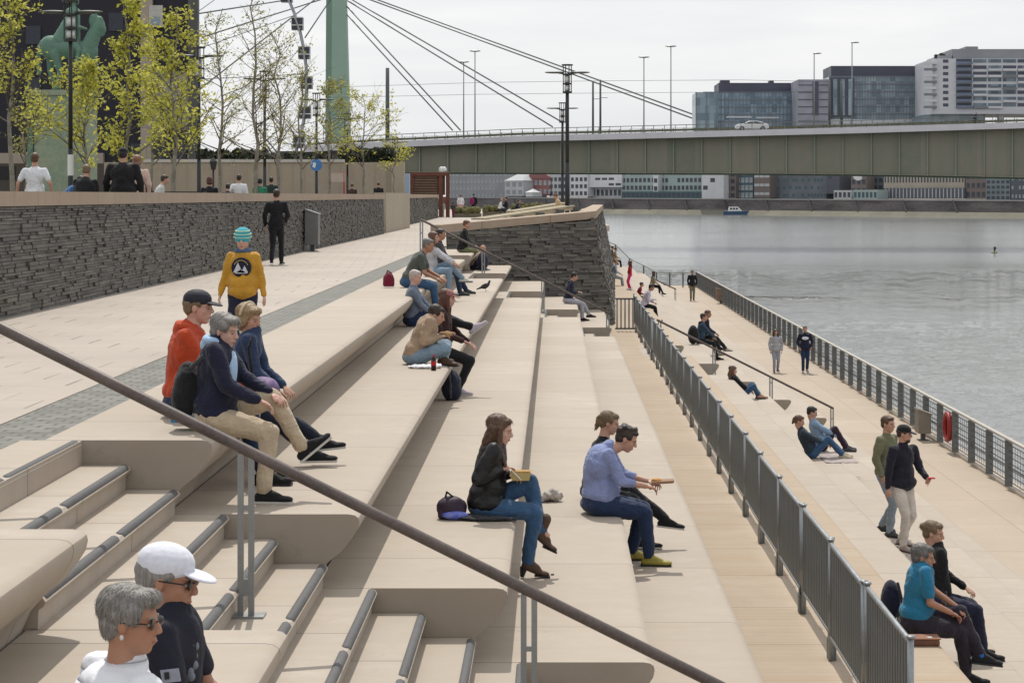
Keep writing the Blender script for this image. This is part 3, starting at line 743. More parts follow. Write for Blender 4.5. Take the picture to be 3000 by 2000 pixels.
def facade(name,label,x0,x1,ytop,ybot,mwall,wins=None,back=14,mwin=None,roof=None,depth=14,cat='building',group=None,extra=None,rect=(.62,.55),z0=None):
    a=onquay(x0,back); c=onquay(x1,back); d_=(c-a); L=d_.length; du=d_/L; nn_=Vector((du.y,-du.x))
    Ym=(a.y+c.y)/2; zt_=ZA(ytop,Ym); zb=ZA(ybot,Ym) if z0 is None else z0
    t_=thing(name,label,cat,(a.x,a.y,zb),math.atan2(du.y,du.x),group)   # local: x along facade, y into depth
    H=zt_-zb
    b=MB(); b.box(0,L,0,depth,0,H); b.build('wall',mwall,t_)
    if roof=='gable':
        b=MB(); hr=H*.55; b.add([(-.3,-.3,H),(L+.3,-.3,H),(L/2,-.3,H+hr),(-.3,depth,H),(L+.3,depth,H),(L/2,depth,H+hr)],[(0,1,2),(3,5,4),(0,2,5,3),(1,4,5,2),(0,3,4,1)]); b.build('roof',mwall if extra is None else extra,t_)
    elif roof=='flat':
        b=MB(); b.box(-.3,L+.3,-.3,depth,H,H+.5); b.build('roof',extra or mwall,t_)
    elif roof=='pyramid':
        b=MB(); b.add([(-.4,-.4,H),(L+.4,-.4,H),(L+.4,L,H),(-.4,L,H),(L/2,L/2,H+L*.35)],[(0,1,4),(1,2,4),(2,3,4),(3,0,4),(0,3,2,1)]); b.build('roof',extra or mwall,t_)
    if wins:
        nx,nz=wins[:2]; cw=L/nx; ch=H/nz; me=None; skip=wins[2] if len(wins)>2 else 0; rr=random.Random(int(x0))
        b=MB(); ww=cw*rect[0]; wh=ch*rect[1]; b.box(-ww/2,ww/2,-.06,.12,-wh/2,wh/2); me=None
        for i in range(nx):
            for j in range(nz):
                if rr.random()<skip: continue
                if me is None: o=b.build('window',mwin or M_winD,t_); me=o.data
                else: o=link('window',me,t_)
                o.location=((i+.5)*cw,0,(j+.5)*ch+(0))
    return t_,L,H
M_winD=mat('far_window_glass',(.05,.06,.075),.25,0,.3,.3,0)
M_winL=mat('far_window_light',(.35,.38,.40),.3,0,.3,.3,0)
MW=lambda n,c: mat('far_'+n,c,.8,0,.14,.08,0)
grey=MW('grey_render',(.30,.31,.32)); red=MW('red_brick',(.27,.12,.115)); white=MW('white_render',(.66,.67,.68)); pale=MW('pale_render',(.50,.51,.52)); glassT=MW('teal_glass',(.075,.13,.15)); darkg=MW('slate_grey',(.11,.12,.14)); sand=MW('sand_render',(.42,.37,.30)); rust=MW('rust_brown',(.20,.165,.155)); mint=MW('mint_grey',(.36,.43,.42))
facade('row_houses','long grey terrace of small far houses left under the bridge',1030,1165,392,456,grey,(16,4,.1),mwin=M_winL)
facade('row_houses','dull grey low hall behind the pale turret',1165,1205,392,456,darkg,(4,3),mwin=M_winL,back=24)
facade('pale_turret','small pale square turret with a pointed roof on the far quay',1160,1202,415,450,pale,(3,2),roof='pyramid',back=8,depth=8,mwin=grey)
facade('gabled_house','red brick gabled house on the far bank',1205,1268,410,450,red,(6,2),roof='gable',mwin=M_winL)
facade('white_tent','tiny white domed tent beside the red gabled house',1208,1222,442,452,white,None,back=5,depth=6,roof='pyramid')
facade('narrow_house','narrow white house with dark windows beside the red gabled one',1262,1300,388,452,pale,(4,4),mwin=M_winD)
facade('flat_block','white block with scattered dark windows right behind the lamp posts',1310,1350,388,452,white,(4,4,.15),mwin=M_winD,back=12)
facade('flat_block','large plain white cube building with few openings under the bridge',1350,1428,392,430,white,(5,3,.55),mwin=M_winD,rect=(.75,.4),back=13)
facade('flat_block','low white arcade base of the plain cube building',1350,1428,430,455,pale,(8,1),mwin=M_winD,back=16)
facade('flat_block','greenish white housing block with three rows of dark windows',1428,1505,388,440,mint,(8,3,.15),mwin=M_winD)
facade('flat_block','second greenish white housing block beside a bright stair tower',1508,1612,388,440,mint,(11,3,.2),mwin=M_winD,back=14.5)
facade('low_arcade','long dark ground storey under the greenish housing blocks',1428,1618,440,456,glassT,(18,1),mwin=M_winD,back=11)
facade('stair_tower','slim bright white stair tower between greenish housing blocks',1500,1512,388,442,white,(1,3),back=12)
facade('white_block','tall white gable end with one small dark window',1612,1662,388,457,white,(3,4,.75),mwin=M_winD,back=9)
facade('brown_house','narrow brown patterned house right of the white gable end',1664,1690,392,457,rust,(2,4),back=12)
facade('teal_office','teal glass office slab on the far quay above the motor boat',1692,1730,388,457,glassT,(4,4),mwin=M_winL,rect=(.8,.7))
facade('brown_house','brown and white striped house between two glass offices',1732,1768,395,455,rust,(3,3),mwin=pale,rect=(.9,.3),back=10)
facade('teal_office','wide grey glass hall with many small teal panes under the bridge',1770,1898,388,457,mat('far_hall',(.15,.17,.19),.6,0,.3,.12,0),(18,4,.35),mwin=glassT,rect=(.6,.4))
facade('dark_office','dark navy office with a small white sign beside the grey glass hall',1898,1928,388,445,darkg,(2,2,.5),back=12)
facade('low_pavilion','pale low pavilion box in front of the dark office',1915,1955,437,458,pale,(4,1),back=6,depth=6)
facade('round_window_house','brownish house with a white round clock on the far bank',1955,1990,388,448,rust,(3,3),back=13)
facade('low_pavilion','greenish low glass pavilion below the round clock house',1960,2015,436,459,mint,(6,1),back=6,depth=6,mwin=glassT)
facade('dark_office','dim grey block left of the long beige warehouse',1990,2030,390,455,darkg,(3,4),back=18)
facade('warehouse','long beige warehouse with pointed windows and a colonnade below',2030,2215,388,432,sand,(26,1),mwin=M_winD,rect=(.45,.42))
tw,Lw,Hw=facade('warehouse','dark loading level with pale columns under the beige warehouse',2030,2215,432,456,darkg,(22,1),mwin=pale,rect=(.25,.9),back=13)
facade('brown_house','brown warehouse end house next to the long beige warehouse',2218,2265,395,457,rust,(4,3),mwin=M_winD)
facade('dark_office','grey blue tower block half hidden under the right of the bridge',2265,2320,400,460,mat('far_bluegrey',(.2,.24,.26),.7,0,.2,.1,0),(5,5),mwin=M_winD)
facade('warehouse','dark shed with white framed openings at the right edge of the far bank',2322,2440,400,461,darkg,(14,3,.2),mwin=M_winL,rect=(.5,.4))
# the round clock
b=MB(); q=onquay(1971,12.0); b.cyl((q.x,q.y-.4,ZA(403,q.y)),(q.x,q.y,ZA(403,q.y)),2.1,2.1,16); o=b.build('clock_face',M_white); tag(o,'small round white clock on the brownish far house','clock')
# quay slope road strip in front of the houses
b=MB(); b.add([qpt(-40,-1,ztl+.2),qpt(LQ,-1,ztr+.2),qpt(LQ,-40,ztr+.5),qpt(-40,-40,ztl+.5)],[(0,1,2,3)]); struct(b.build('far_quay_road',MW('road',(.2,.2,.2))))
# ---- big blocks above the bridge
def bigblock(label,x0,x1,y0,ybase,Y,mg,nx,nz,depth=30,mline=None,cut=None):
    a=XA(x0,Y); c=XA(x1,Y); zt_=ZA(y0,Y); zb=ZA(ybase,Y)
    t_=thing('office_block',label,'building',((a+c)/2,Y,zb)); L=c-a; H=zt_-zb
    b=MB(); b.box(-L/2,L/2,0,depth,0,H); b.build('glass_facade',mg,t_)
    b=MB()
    for i in range(nx+1): x=-L/2+L*i/nx; b.box(x-.12,x+.12,-.25,-.01,0,H)
    b.build('mullions',mline,t_)
    b=MB()
    for j in range(nz+1): z=H*j/nz; b.box(-L/2-.05,L/2+.05,-.32,-.02,z-.18,z+.18)
    b.build('floor_bands',mline,t_)
    return t_,L,H
def glassm(name,c1,c2,sx,sz):
    m,t,p=base(name,.25,0,.6); X,Y,Z=t.xyz(t.obj()); cb=t.new('ShaderNodeCombineXYZ')
    t.l.new(t.math('FLOOR',t.math('DIVIDE',X,sx)),cb.inputs[0]); t.l.new(t.math('FLOOR',t.math('DIVIDE',Z,sz)),cb.inputs[1])
    wn=t.new('ShaderNodeTexWhiteNoise',noise_dimensions='2D'); t.l.new(cb.outputs[0],wn.inputs['Vector'])
    n=t.ramp(t.noise(.06,3,.6,t.obj()),.35,.65)
    c=t.mix(wn.outputs[0],c1,c2); c=t.mix(t.math('MULTIPLY',n,.5),c,c1); t.put(p.inputs['Base Color'],c); return m
G1=glassm('office_glass_blue',(.09,.15,.22),(.30,.40,.48),2.3,3.4); G2=glassm('office_glass_teal',(.11,.165,.21),(.36,.44,.48),2.0,3.3); G3=glassm('balcony_glass',(.04,.06,.09),(.20,.25,.30),3.2,3.3)
Ml=mat('facade_frame_grey',(.20,.22,.24),.5,.1,.1,.3,0); Mdk=mat('roof_storey_dark',(.085,.09,.125),.5,0,.2,.1,0); Mlt=mat('facade_light_grey',(.60,.61,.64),.6,0,.08,.1,0)
YG=880
t1,L,H=bigblock('left blue glass office block with a dark set-back roof storey',1615,1832,212,330,YG,G1,26,7,mline=Ml)
b=MB(); b.box(-L/2+L*.17,L/2+2,3,28,H,H+4.2); b.build('roof_storey',Mdk,t1)
b=MB(); b.box(-L/2-3.4,-L/2+6.5,-3,20,0,H-.3); b.build('corner_wing',G2,t1)
b=MB()
for k in range(3): b.box(-L/2-3.5+k*4.6,-L/2-3.2+k*4.6,-3.3,-2.9,0,H)
b.build('mullions',Ml,t1)
b=MB(); b.box(-L/2+10,-L/2+21,-.6,-.3,H*.5,H*.5+.7); b.box(-L/2+23,L/2-8,-.6,-.3,H*.5-.3,H*.5+.4); b.build('light_band',Mlt,t1)
b=MB(); b.box(-L*.3,-L*.2,8,14,H+4,H+5.6); b.box(L*.22,L*.27,8,14,H+4,H+5.4); b.build('roof_plant',Mdk,t1)
t2,L,H=bigblock('middle teal glass office block with a dark top floor and pale base',1905,2120,176,330,YG-20,G2,34,9,mline=Ml)
b=MB(); b.box(-L/2+1,L/2-1,2,28,H,H+4.6); b.build('roof_storey',Mdk,t2)
b=MB(); b.box(-L/2-.5,L/2,-.9,-.4,0,H*.36); b.build('pale_base',Mlt,t2)
b=MB(); b.box(-L/2-13.7,-L/2-.2,-4,24,0,H-1.5); b.build('side_wing',mat('wing_panel',(.34,.345,.40),.6,0,.25,.15,0),t2)
b=MB()
for j in range(1,9): b.box(-L/2-13.8,-L/2-.1,-4.25,-4.02,H*j/9.3,H*j/9.3+.3)
b.box(-L/2-7.6,-L/2-5.2,-4.3,-4.05,H*.42,H*.92); b.build('floor_bands',Mdk,t2)
b=MB(); b.box(-L/2-.1,-L/2+10.5,-.95,-.42,H*.4,H*.98); b.build('window_band',Mdk,t2)
for k in range(3):
    b=MB(); b.box(-L/2+1.5+k*3.2,-L/2+3.2+k*3.2,-1.1,-.97,H*.42,H*.96); b.build('window',G2,t2)
t3=thing('apartment_tower','right pale apartment tower with stacked balconies and a stepped roofline','building',(XA(2130,YG-60),YG-60,ZA(330,YG-60)))
Y3_=YG-60; s3=F/Y3_
def lx(px): return XA(px,Y3_)-XA(2130,Y3_)
def lz(py): return ZA(py,Y3_)-ZA(330,Y3_)
b=MB(); b.box(lx(2142),lx(2560),0,40,lz(262),lz(135)); b.build('wall',Mlt,t3)
b=MB(); b.box(lx(2190),lx(2560),3,38,lz(135),lz(112)); b.box(lx(2222),lx(2250),3,30,lz(112),lz(106)); b.box(lx(2160),lx(2192),3,30,lz(135),lz(127)); b.build('roof_storey',mat('tower_grey',(.28,.29,.31),.6,0,.15,.1,0),t3)
b=MB(); b.box(lx(2130),lx(2270),6,36,lz(330),lz(262)); b.build('ground_storey',G2,t3)
b=MB()
for px in (2300,2380,2460): b.box(lx(px),lx(px)+2,4,8,lz(330),lz(262))
b.build('column',Mlt,t3)
rr=random.Random(4)
nfl=8
for j in range(nfl):
    z0=lz(250)+j*(lz(135)-lz(250))/nfl; z1=z0+(lz(135)-lz(250))/nfl
    b=MB(); b.box(lx(2122),lx(2150),-2.0,0,z0+.2,z0+1.1); b.build('balcony',Mlt if j%2 else Ml,t3)
    b=MB(); b.box(lx(2166),lx(2178),-.15,0,z0+.9,z1-.4); b.build('window',Mdk,t3)
    b=MB(); b.box(lx(2196),lx(2232),-1.6,0,z0+.25,z0+1.25); b.build('balcony',mat('balcony_blue',(.16,.2,.28),.4,0,.2,.2,0),t3)
    b=MB(); b.box(lx(2196),lx(2232),-.15,0,z0+1.3,z1-.1); b.build('window',Mdk,t3)
    for k in range(6):
        xa=2234+k*34; q=rr.random()
        b=MB(); b.box(lx(xa)+.2,lx(xa+33)-.2,-.15,0,z0+.9,z1-.25); b.build('window',G3 if q<.7 else Mdk,t3)
        if rr.random()<.45:
            b=MB(); b.box(lx(xa)+.1,lx(xa+33)-.1,-1.3,-.2,z0+.1,z0+.95); b.build('balcony',[Mlt,Ml,white][rr.randrange(3)],t3)
b=MB(); b.box(lx(2142),lx(2560),-.3,0,lz(262),lz(250)); b.build('base_band',mat('pale_soffit',(.55,.56,.60),.6,0,.05),t3)
# trees as small dark roof shrubs on the tower
b=MB()
for k in range(14): 
    px=2150+rr.random()*50; b.ell((lx(px),8,lz(133)+rr.random()*1.8),(.9,.9,.8),None,6,4)
b.build('roof_shrubs',mat('roof_shrub',(.05,.06,.05),.9,0,.3),t3)
# motor boat, buoy
def boat():
    Y=843; t_=thing('motor_boat','small blue and white motor boat moving along the far quay','boat',(XA(1690,Y),Y,-6.47)); Mh=mat('boat_blue',(.03,.075,.15),.4,0,.1,.5,0)
    b=MB(); L=5.2; prof=[(-L,.2),(-L,1.5),(L*.6,1.6),(L+.3,1.9),(L-.8,-.3),(-L+.3,-.3)]; b.prism(prof,-1.4,1.4,'y'); o=b.build('hull',Mh,t_)
    b=MB(); b.prism([(-3.2,1.5),(-2.8,3.4),(.9,3.4),(2.6,1.6)],-1.1,1.1,'y'); b.build('cabin',M_white,t_)
    for k in range(3): b=MB(); b.box(-2.5+k*1.2,-1.6+k*1.2,-1.13,-1.1,2.2,3.0); b.build('window',M_winD,t_)
    b=MB(); b.box(-4.9,-3.3,-1.2,1.2,1.5,1.9); b.cyl((-.5,0,3.4),(-.5,0,4.8),.05,.05,6); b.build('mast',M_steel,t_)
boat()
Y=F*8.1/(581-449); t_=thing('buoy','small dark buoy with a pale float on the open water','buoy',(XA(2284,Y),Y,-6.47))
b=MB(); b.ell((0,0,.06),(.45,.3,.14)); b.build('float',mat('buoy_olive',(.25,.24,.12),.6),t_,True)
b=MB(); b.cyl((0,0,.1),(0,0,.5),.12,.10,8); b.ell((.06,0,.66),(.21,.2,.26)); b.build('marker',mat('buoy_dark',(.05,.06,.05),.6),t_,True)

# ================================================================ left park: buildings, wall, statue, wheel
YD=145.0
Mdb=mat('dark_aubergine_cladding',(.014,.012,.024),.55,0,.3,.1,.1,3); Mbg=mat('beige_stone_strip',(.40,.34,.28),.8,0,.15,.5); Mgr=mat('mottled_stone_facade',(.36,.33,.25),.85,0,.35,.6,.2,3)
t_=thing('dark_clad_building','tall dark clad building with beige stone strips behind the young trees','building',(XA(200,YD),YD,.7))
def bx(px): return XA(px,YD)-XA(200,YD)
def bz(py): return ZA(py,YD)-.7
b=MB(); kk=163/145.; b.prism([(bx(-400),0),(bx(450),0),(XA(446,163)-XA(200,YD),18),(bx(-400),18)],bz(375),bz(-160),'z'); b.build('wall',Mdb,t_)
b=MB(); b.box(bx(325),bx(352),-.35,0,bz(375),bz(-160)); b.build('stone_strip',Mbg,t_)
b=MB(); b.box(bx(352),bx(450),-.25,0,bz(300),bz(165)); b.build('stone_panel',Mgr,t_)
b=MB(); b.box(bx(435),bx(458),-.6,-.02,bz(375),bz(-160)); b.build('corner_pilaster',mat('lead_grey',(.10,.10,.10),.6,0,.3,.5),t_)
b=MB(); b.box(bx(-400),bx(240),-.5,0,bz(376),bz(352)); b.build('ledge',Mbg,t_)
b=MB(); b.box(bx(-400),bx(240),-.45,0,0,bz(376)); b.build('plinth',mat('plinth_brown',(.11,.09,.075),.85,0,.3,.6),t_)
b=MB(); b.box(bx(0),bx(40),-.5,-.44,bz(412),bz(382)); b.build('doorway',M_black,t_)
f_=MB(); f_.box(bx(345),bx(376),-.42,-.2,bz(64),bz(14)); fo=f_.build('window_frame',mat('pale_stone_frame',(.5,.49,.46),.7),t_)
b=MB(); b.box(bx(350),bx(369),-.48,-.43,bz(58),bz(40)); b.build('pane',mat('pane_blue',(.25,.33,.42),.2,0,.1),fo)
for k,(xa,ya) in enumerate(((60,60),(60,180),(250,30),(395,330),(300,330),(345,330))):
    b=MB(); b.box(bx(xa),bx(xa+34),-.1,0,bz(ya+42),bz(ya)); b.build('window',mat('dim_window',(.03,.035,.055),.25,0,.3),t_)
Mbw=concrete('beige_park_wall',(.42,.36,.29),30,0,wear=1.5)
t_=thing('park_wall','beige panelled park wall with a pale cap standing behind the trees','wall',(0,0,0))
Yw=135.0
b=MB(); b.box(XA(240,Yw),XA(925,Yw),Yw,Yw+.5,.5,ZA(373,Yw)); b.build('wall_face',Mbw,t_)
b=MB(); b.box(XA(330,Yw),XA(790,Yw),Yw-.1,Yw+.6,ZA(373,Yw),ZA(366,Yw)); b.build('cap',mat('pale_cap',(.55,.52,.48),.7),t_)
b=MB()
for k in range(26): x=XA(240+k*27,Yw); b.box(x-.03,x+.03,Yw-.03,Yw,.6,ZA(375,Yw))
b.build('panel_joints',Mbg,t_)
b=MB(); b.box(XA(900,Yw),XA(928,Yw),Yw-.3,Yw+.8,.3,ZA(372,Yw)); b.build('end_pier',M_pier,t_)
# dark hedge line and roofs behind the wall
def bush(label,x0,x1,y0,y1,Y,m,n,seed,name='shrub_row',leaf=.18,cat='hedge'):
    rr=random.Random(seed); t_=thing(name,label,cat,(XA((x0+x1)/2,Y),Y,.7)); b=MB(); ox=XA((x0+x1)/2,Y)
    for _ in range(n):
        px=rr.uniform(x0,x1); py=y1-(y1-y0)*rr.random()*(.6+.4*noise.noise(Vector((px*.05,seed,0)))+.2); c=Vector((XA(px,Y)-ox,rr.uniform(-.9,.9),ZA(py,Y)-.7))
        u=Vector((rr.gauss(0,1),rr.gauss(0,1),rr.gauss(0,1))).normalized()*leaf; v=u.orthogonal().normalized()*leaf*.6
        b.quad(c-u,c-v,c+u,c+v)
    b.build('foliage',m,t_)
    b=MB()
    for k in range(max(2,int((x1-x0)/30))): x=XA(x0+(x1-x0)*(k+.5)/max(2,int((x1-x0)/30)),Y)-ox; b.cyl((x,0,0),(x,0,ZA(y1,Y)-.4),.05,.04,6)
    b.build('stem',mat('stem',(.1,.08,.06),.9),t_)
M_dkleaf=mat('dark_foliage',(.035,.045,.022),.8,0,.4,3,0)
bush('dark shrubs showing over the beige park wall left of the pylon',610,760,350,376,139,M_dkleaf,1200,2,leaf=.22)
bush('dark shrubs over the beige wall below the thick catenary pole',780,915,335,374,139,M_dkleaf,1300,3,leaf=.22)
bush('dark hedge in front of the dark building between the trunks',455,612,340,374,140,M_dkleaf,900,8,leaf=.22)
# graffiti coloured board, red gate hut
t_=thing('gate_hut','rust red lattice gate frame at the end of the slate wall','gate',(XA(985,152),152,0)); Mr=mat('rust_red_iron',(.17,.065,.045),.8,0,.3,2,.3,20)
def gx(px): return XA(px,152)-XA(985,152)
def gz(py): return ZA(py,152)
b=MB(); b.box(gx(945),gx(1022),0,.3,gz(448),gz(404)); b.build('panel',mat('rust_brown_board',(.14,.075,.055),.85,0,.35,1.5,.3,10),t_)
for px in (942,1008,1024):
    b=MB(); b.box(gx(px),gx(px)+.28,-.15,.4,gz(500) if px>1000 else gz(450),gz(396)); b.build('post',Mr,t_)
b=MB(); b.box(gx(942),gx(1030),-.2,.45,gz(404),gz(396)); b.build('lintel',Mr,t_)
b=MB()
for k in range(7): b.box(gx(950),gx(1004),-.06,0,gz(444-k*6),gz(444-k*6)+.06)
b.build('slats',mat('rust_light',(.26,.17,.12),.8),t_)
b=MB(); b.ell((gx(1014),.1,gz(391)),(.22,.2,.28)); b.ell((gx(1020),.1,gz(390)),(.2,.2,.24)); o=b.build('crown_stones',M_white,t_)
t_=thing('painted_board','blue and white painted board beside the rust red gate','board',(XA(932,150),150,0))
b=MB(); b.box(XA(918,150)-XA(932,150),XA(941,150)-XA(932,150),0,.15,ZA(450,150),ZA(398,150)); b.build('panel',mat('board_blue',(.16,.24,.36),.6,0,.9,1.2,0,60,col2=(.45,.5,.55)),t_)
b=MB(); b.box(-.08,.08,.16,.3,0,ZA(400,150)); b.build('post',M_dsteel,t_)

# ---------------------------------------------------------------- statue
def statue():
    Y=112.0; s=F/Y; t_=thing('equestrian_statue','green bronze rider on horseback upon a tall weathered stone pedestal','statue',(XA(150,Y),Y,.7))
    Mb=mat('verdigris_bronze',(.12,.22,.17),.65,0,.35,1.5,.3,10,col2=(.09,.17,.13)); Mst=mat('lichen_stone',(.30,.31,.23),.9,0,.3,.7,.3,6,col2=(.19,.27,.20))
    P=lambda px,py,y=0: Vector((XA(px,Y)-XA(150,Y),y,ZA(py-31,Y)-.7))
    b=MB()
    b.ell(P(140,142),(1.35,.52,.62)); b.ell(P(205-5,150),(.62,.46,.66)); b.ell(P(118,140),(.72,.55,.66))
    b.cap(P(205,138),P(225,90),.46,.33,12); b.cap(P(215,110),P(228,78),.34,.24,12)
    b.cap(P(228,78),P(238,100),.24,.17,10); b.cap(P(238,100),P(236,112),.15,.11,10); b.ell(P(222,64),(.05,.05,.16))
    b.ell(P(215,80),(.30,.08,.42))
    for (x0,x1,x2,yy) in ((116,112,120,.28),(128,140,134,-.28),(208,218,210,.25),(196,190,200,-.25)):
        b.cap(P(x0,155,yy),P(x1,195,yy),.30,.16,10); b.cap(P(x1,195,yy),P(x2,226,yy),.14,.09,8); b.ell(P(x2+3,233,yy),(.17,.12,.12))
    b.tube([P(108,128),P(96,130),P(88,160),P(90,200)],.13,8)
    remesh(b,'horse',Mb,t_,.06,3,.05)
    b=MB(); b.cap(P(170,128),P(168,70),.36,.38,12); b.ell(P(168,60),(.42,.55,.30)); b.ell(P(172,34),(.24,.22,.30)); b.cap(P(170,50),P(171,40),.16,.15,8)
    for yy in (-.42,.42): b.cap(P(170,126,yy*.6),P(186,150,yy),.25,.18,10); b.cap(P(186,150,yy),P(178,182,yy*1.1),.16,.1,8); b.cap(P(178,182,yy*1.1),P(188,184,yy*1.1),.09,.07,8); b.cap(P(166,64,yy),P(176,92,yy*1.2),.16,.12,8); b.cap(P(176,92,yy*1.2),P(196,98,yy*.5),.11,.09,8)
    b.cap(P(158,80),P(140,125),.3,.5,12)
    b.cap(P(171,30),P(172,18),.24,.2,10)
    remesh(b,'rider',Mb,t_,.05,3,.04)
    b=MB(); w=XA(212,Y)-XA(90,Y); x0=P(90,0).x; x1=P(213,0).x
    b.box(x0,x1,-1.1,1.1,0,P(0,252).z); b.build('pedestal',Mst,t_)
    b=MB(); b.box(x0-.2,x1+.2,-1.25,1.25,P(0,252).z,P(0,240).z); b.build('pedestal_cap',Mst,t_)
    b=MB(); b.box(x0-.35,x0-.05,-1.2,-.9,0,P(0,252).z); b.build('corner_column',Mb,t_)
statue()
# ---------------------------------------------------------------- ferris wheel
def wheel():
    Y=420.0; cx,cz=(225,195); Rp=480; t_=thing('ferris_wheel','part of a pale steel ferris wheel with dark cabins between building and pylon','ferris wheel',(XA(cx,Y),Y,ZA(cz,Y)))
    Rm=Rp*Y/F; Ms=mat('wheel_white',(.35,.37,.39),.5,.1,.05,1,0)
    for yy in (-1.3,1.3):
        b=MB(); pts=[(Rm*math.cos(R(a)),yy,Rm*math.sin(R(a))) for a in range(0,361,5)]; b.tube([Vector(p) for p in pts],.22,6); b.build('rim',Ms,t_,True)
    b=MB(); b.cyl((0,-2.5,0),(0,2.5,0),1.6,1.6,16); b.build('hub',Ms,t_,True)
    n=44
    for i in range(n):
        a=2*math.pi*(i+.35)/n; 
        if i%2==0:
            b=MB(); b.cap(Vector((0,-1.3,0)),Vector((Rm*math.cos(a),-1.3,Rm*math.sin(a))),.09,.09,5,0); b.build('spoke',Ms,t_)
    Mc=mat('cabin_dark',(.035,.04,.06),.3,0,.2,1,0)
    for i in range(n):
        a=2*math.pi*(i+.1)/n; x=(Rm+.0)*math.cos(a); z=(Rm)*math.sin(a)
        b=MB(); b.box(x-1.15,x+1.15,-1.1,1.1,z-1.5,z+.95); o=b.build('cabin',Mc,t_)
        b=MB(); b.box(x-1.2,x+1.2,-1.15,1.15,z-.62,z-.42); b.box(x-1.2,x+1.2,-1.15,1.15,z+.95,z+1.15); b.build('cabin_band',M_lampw,o)
    for s_ in (-1,1):
        b=MB(); b.cyl((0,s_*3,0),(s_*4,s_*9,-ZA(cz,Y)+.7),.5,.6,8); b.build('support_leg',Ms,t_)
wheel()
# ---------------------------------------------------------------- lamps
def lamp(px,Y,zt_,label,z0=.7,r=.075,collars=True,group='dark park lamp posts'):
    t_=thing('street_lamp',label,'street lamp',(XA(px,Y),Y,z0),group=group); h=zt_-z0
    b=MB(); b.cyl((0,0,0),(0,0,h*.35),r,r,10); b.cyl((0,0,h*.35),(0,0,h-.35),r*.85,r*.75,10); b.box(-.14,.14,-.14,.14,0,.03); b.build('pole',M_lamp,t_,True)
    b=MB(); b.cyl((0,0,h-1.15),(0,0,h-1.08),.20,.20,12); b.cyl((0,0,h-.42),(0,0,h-.35),.20,.20,12); b.cyl((0,0,h-.8),(0,0,h-.74),.20,.20,12)
    for k in range(4): a=k*math.pi/2+.4; b.cyl((.18*math.cos(a),.18*math.sin(a),h-1.1),(.18*math.cos(a),.18*math.sin(a),h-.0),.02,.02,6)
    b.cyl((0,0,h-.02),(0,0,h+.03),.24,.24,12); b.build('lamp_cage',M_lamp,t_)
    b=MB(); b.cyl((0,0,h-1.05),(0,0,h-.84),.12,.12,12); b.cyl((0,0,h-.72),(0,0,h-.45),.12,.12,12); b.build('lamp_glass',M_lampw,t_,True)
    for s_ in (-1,1):
        b=MB(); b.ell((s_*.52,0,h-.30),(.42,.16,.05)); b.cyl((s_*.15,0,h-.36),(s_*.4,0,h-.32),.03,.03,6); b.build('reflector_wing',M_dsteel,t_,True)
    return t_
lamp(1303,83.5,ZA(150,83.5),'tall dark lamp post standing on the bastion behind the bench',z0=.85,r=.095)
lamp(1292,118,ZA(237,118),'smaller dark lamp post just left of the tall bastion lamp',z0=.6,r=.09)
t1=lamp(162,58,ZA(4,58),'tall dark lamp post in front of the green rider statue')
b=MB(); b.cyl((0,0,1.5),(0,0,2.1),.083,.083,12); b.build('sticker_band',M_white,t1)
lamp(457,75,ZA(110,75),'dark lamp post with a white sticker left of the thin bare tree')
t1=lamp(608,87,ZA(165,87),'dark lamp post between the two tall bare young trees')
t1=lamp(727,105,ZA(215,105),'dark lamp post carrying a round blue sign')
b=MB(); b.cyl((0,-.12,2.5),(0,-.09,2.5),.31,.31,20); b.build('sign_disc',mat('sign_blue',(.06,.2,.5),.4),t1)
b=MB(); b.box(-.26,-.02,-.115,-.10,2.05,2.35) if False else b.obox((-.10,-.125,2.5),(.03,0,.12),(0,.004,0),(-.07,0,.03)); b.build('sign_symbol',M_white,t1)
lamp(798,134,ZA(262,134),'thin distant lamp post right of the pale pylon')
lamp(907,140,ZA(316,140),'small dark lamp post beside the painted board')
t_=thing('lantern_post','short old-fashioned lantern post before the beige park wall','lamp post',(XA(490,100),100,.7)); b=MB(); b.cyl((0,0,0),(0,0,2.2),.06,.05,8); b.build('pole',M_lamp,t_,True); b=MB(); b.cyl((0,0,2.2),(0,0,2.6),.12,.2,6); b.cyl((0,0,2.6),(0,0,2.8),.22,.03,6); b.build('lantern',M_lamp,t_)
t_=thing('red_notice_board','small pale notice board on a red post before the beige wall','sign',(XA(770,115),115,.7)); b=MB(); b.cyl((0.5,0,0),(0.5,0,2.3),.05,.05,8); b.build('post',mat('post_red',(.35,.07,.04),.6),t_,True); b=MB(); b.box(-.35,.55,-.04,.02,1.7,2.2); b.build('panel',mat('notice_pale',(.5,.4,.35),.6),t_)

# ---------------------------------------------------------------- litter bins, boards, lifebuoy
def bin_(px,Y,z0,label,w=.26,h=1.05,dep=.2,m=None,rz=0):
    t_=thing('litter_bin',label,'bin',(XA(px,Y),Y,z0),rz); m=m or mat('bin_grey',(.20,.205,.20),.45,.3,.12)
    b=MB(); b.prism([(-w,.2),(w,.2),(w,h-.14),(-w,h)],-dep,dep,'y'); b.build('body',m,t_)
    b=MB(); b.box(-.06,.06,-.06,.06,0,.2); b.box(-.14,.14,-.12,.12,0,.015); b.build('foot',M_dsteel,t_)
    b=MB(); b.obox((0,0,h-.05),(w+.02,0,-.07),(0,dep+.02,0),(.006,0,.02)); b.build('lid',m,t_)
bin_(718,F*1.63/(577-449),0,'grey slanted steel litter bin by the slate wall near the smoking man',w=.19,h=1.2,dep=.28)
Yb=F*6.53/(1010-449); bin_(2120,Yb,-4.9,'beige grey slanted litter bin against the river fence',w=.17,h=.82,dep=.28,m=mat('bin_taupe',(.24,.21,.165),.6,0,.15))
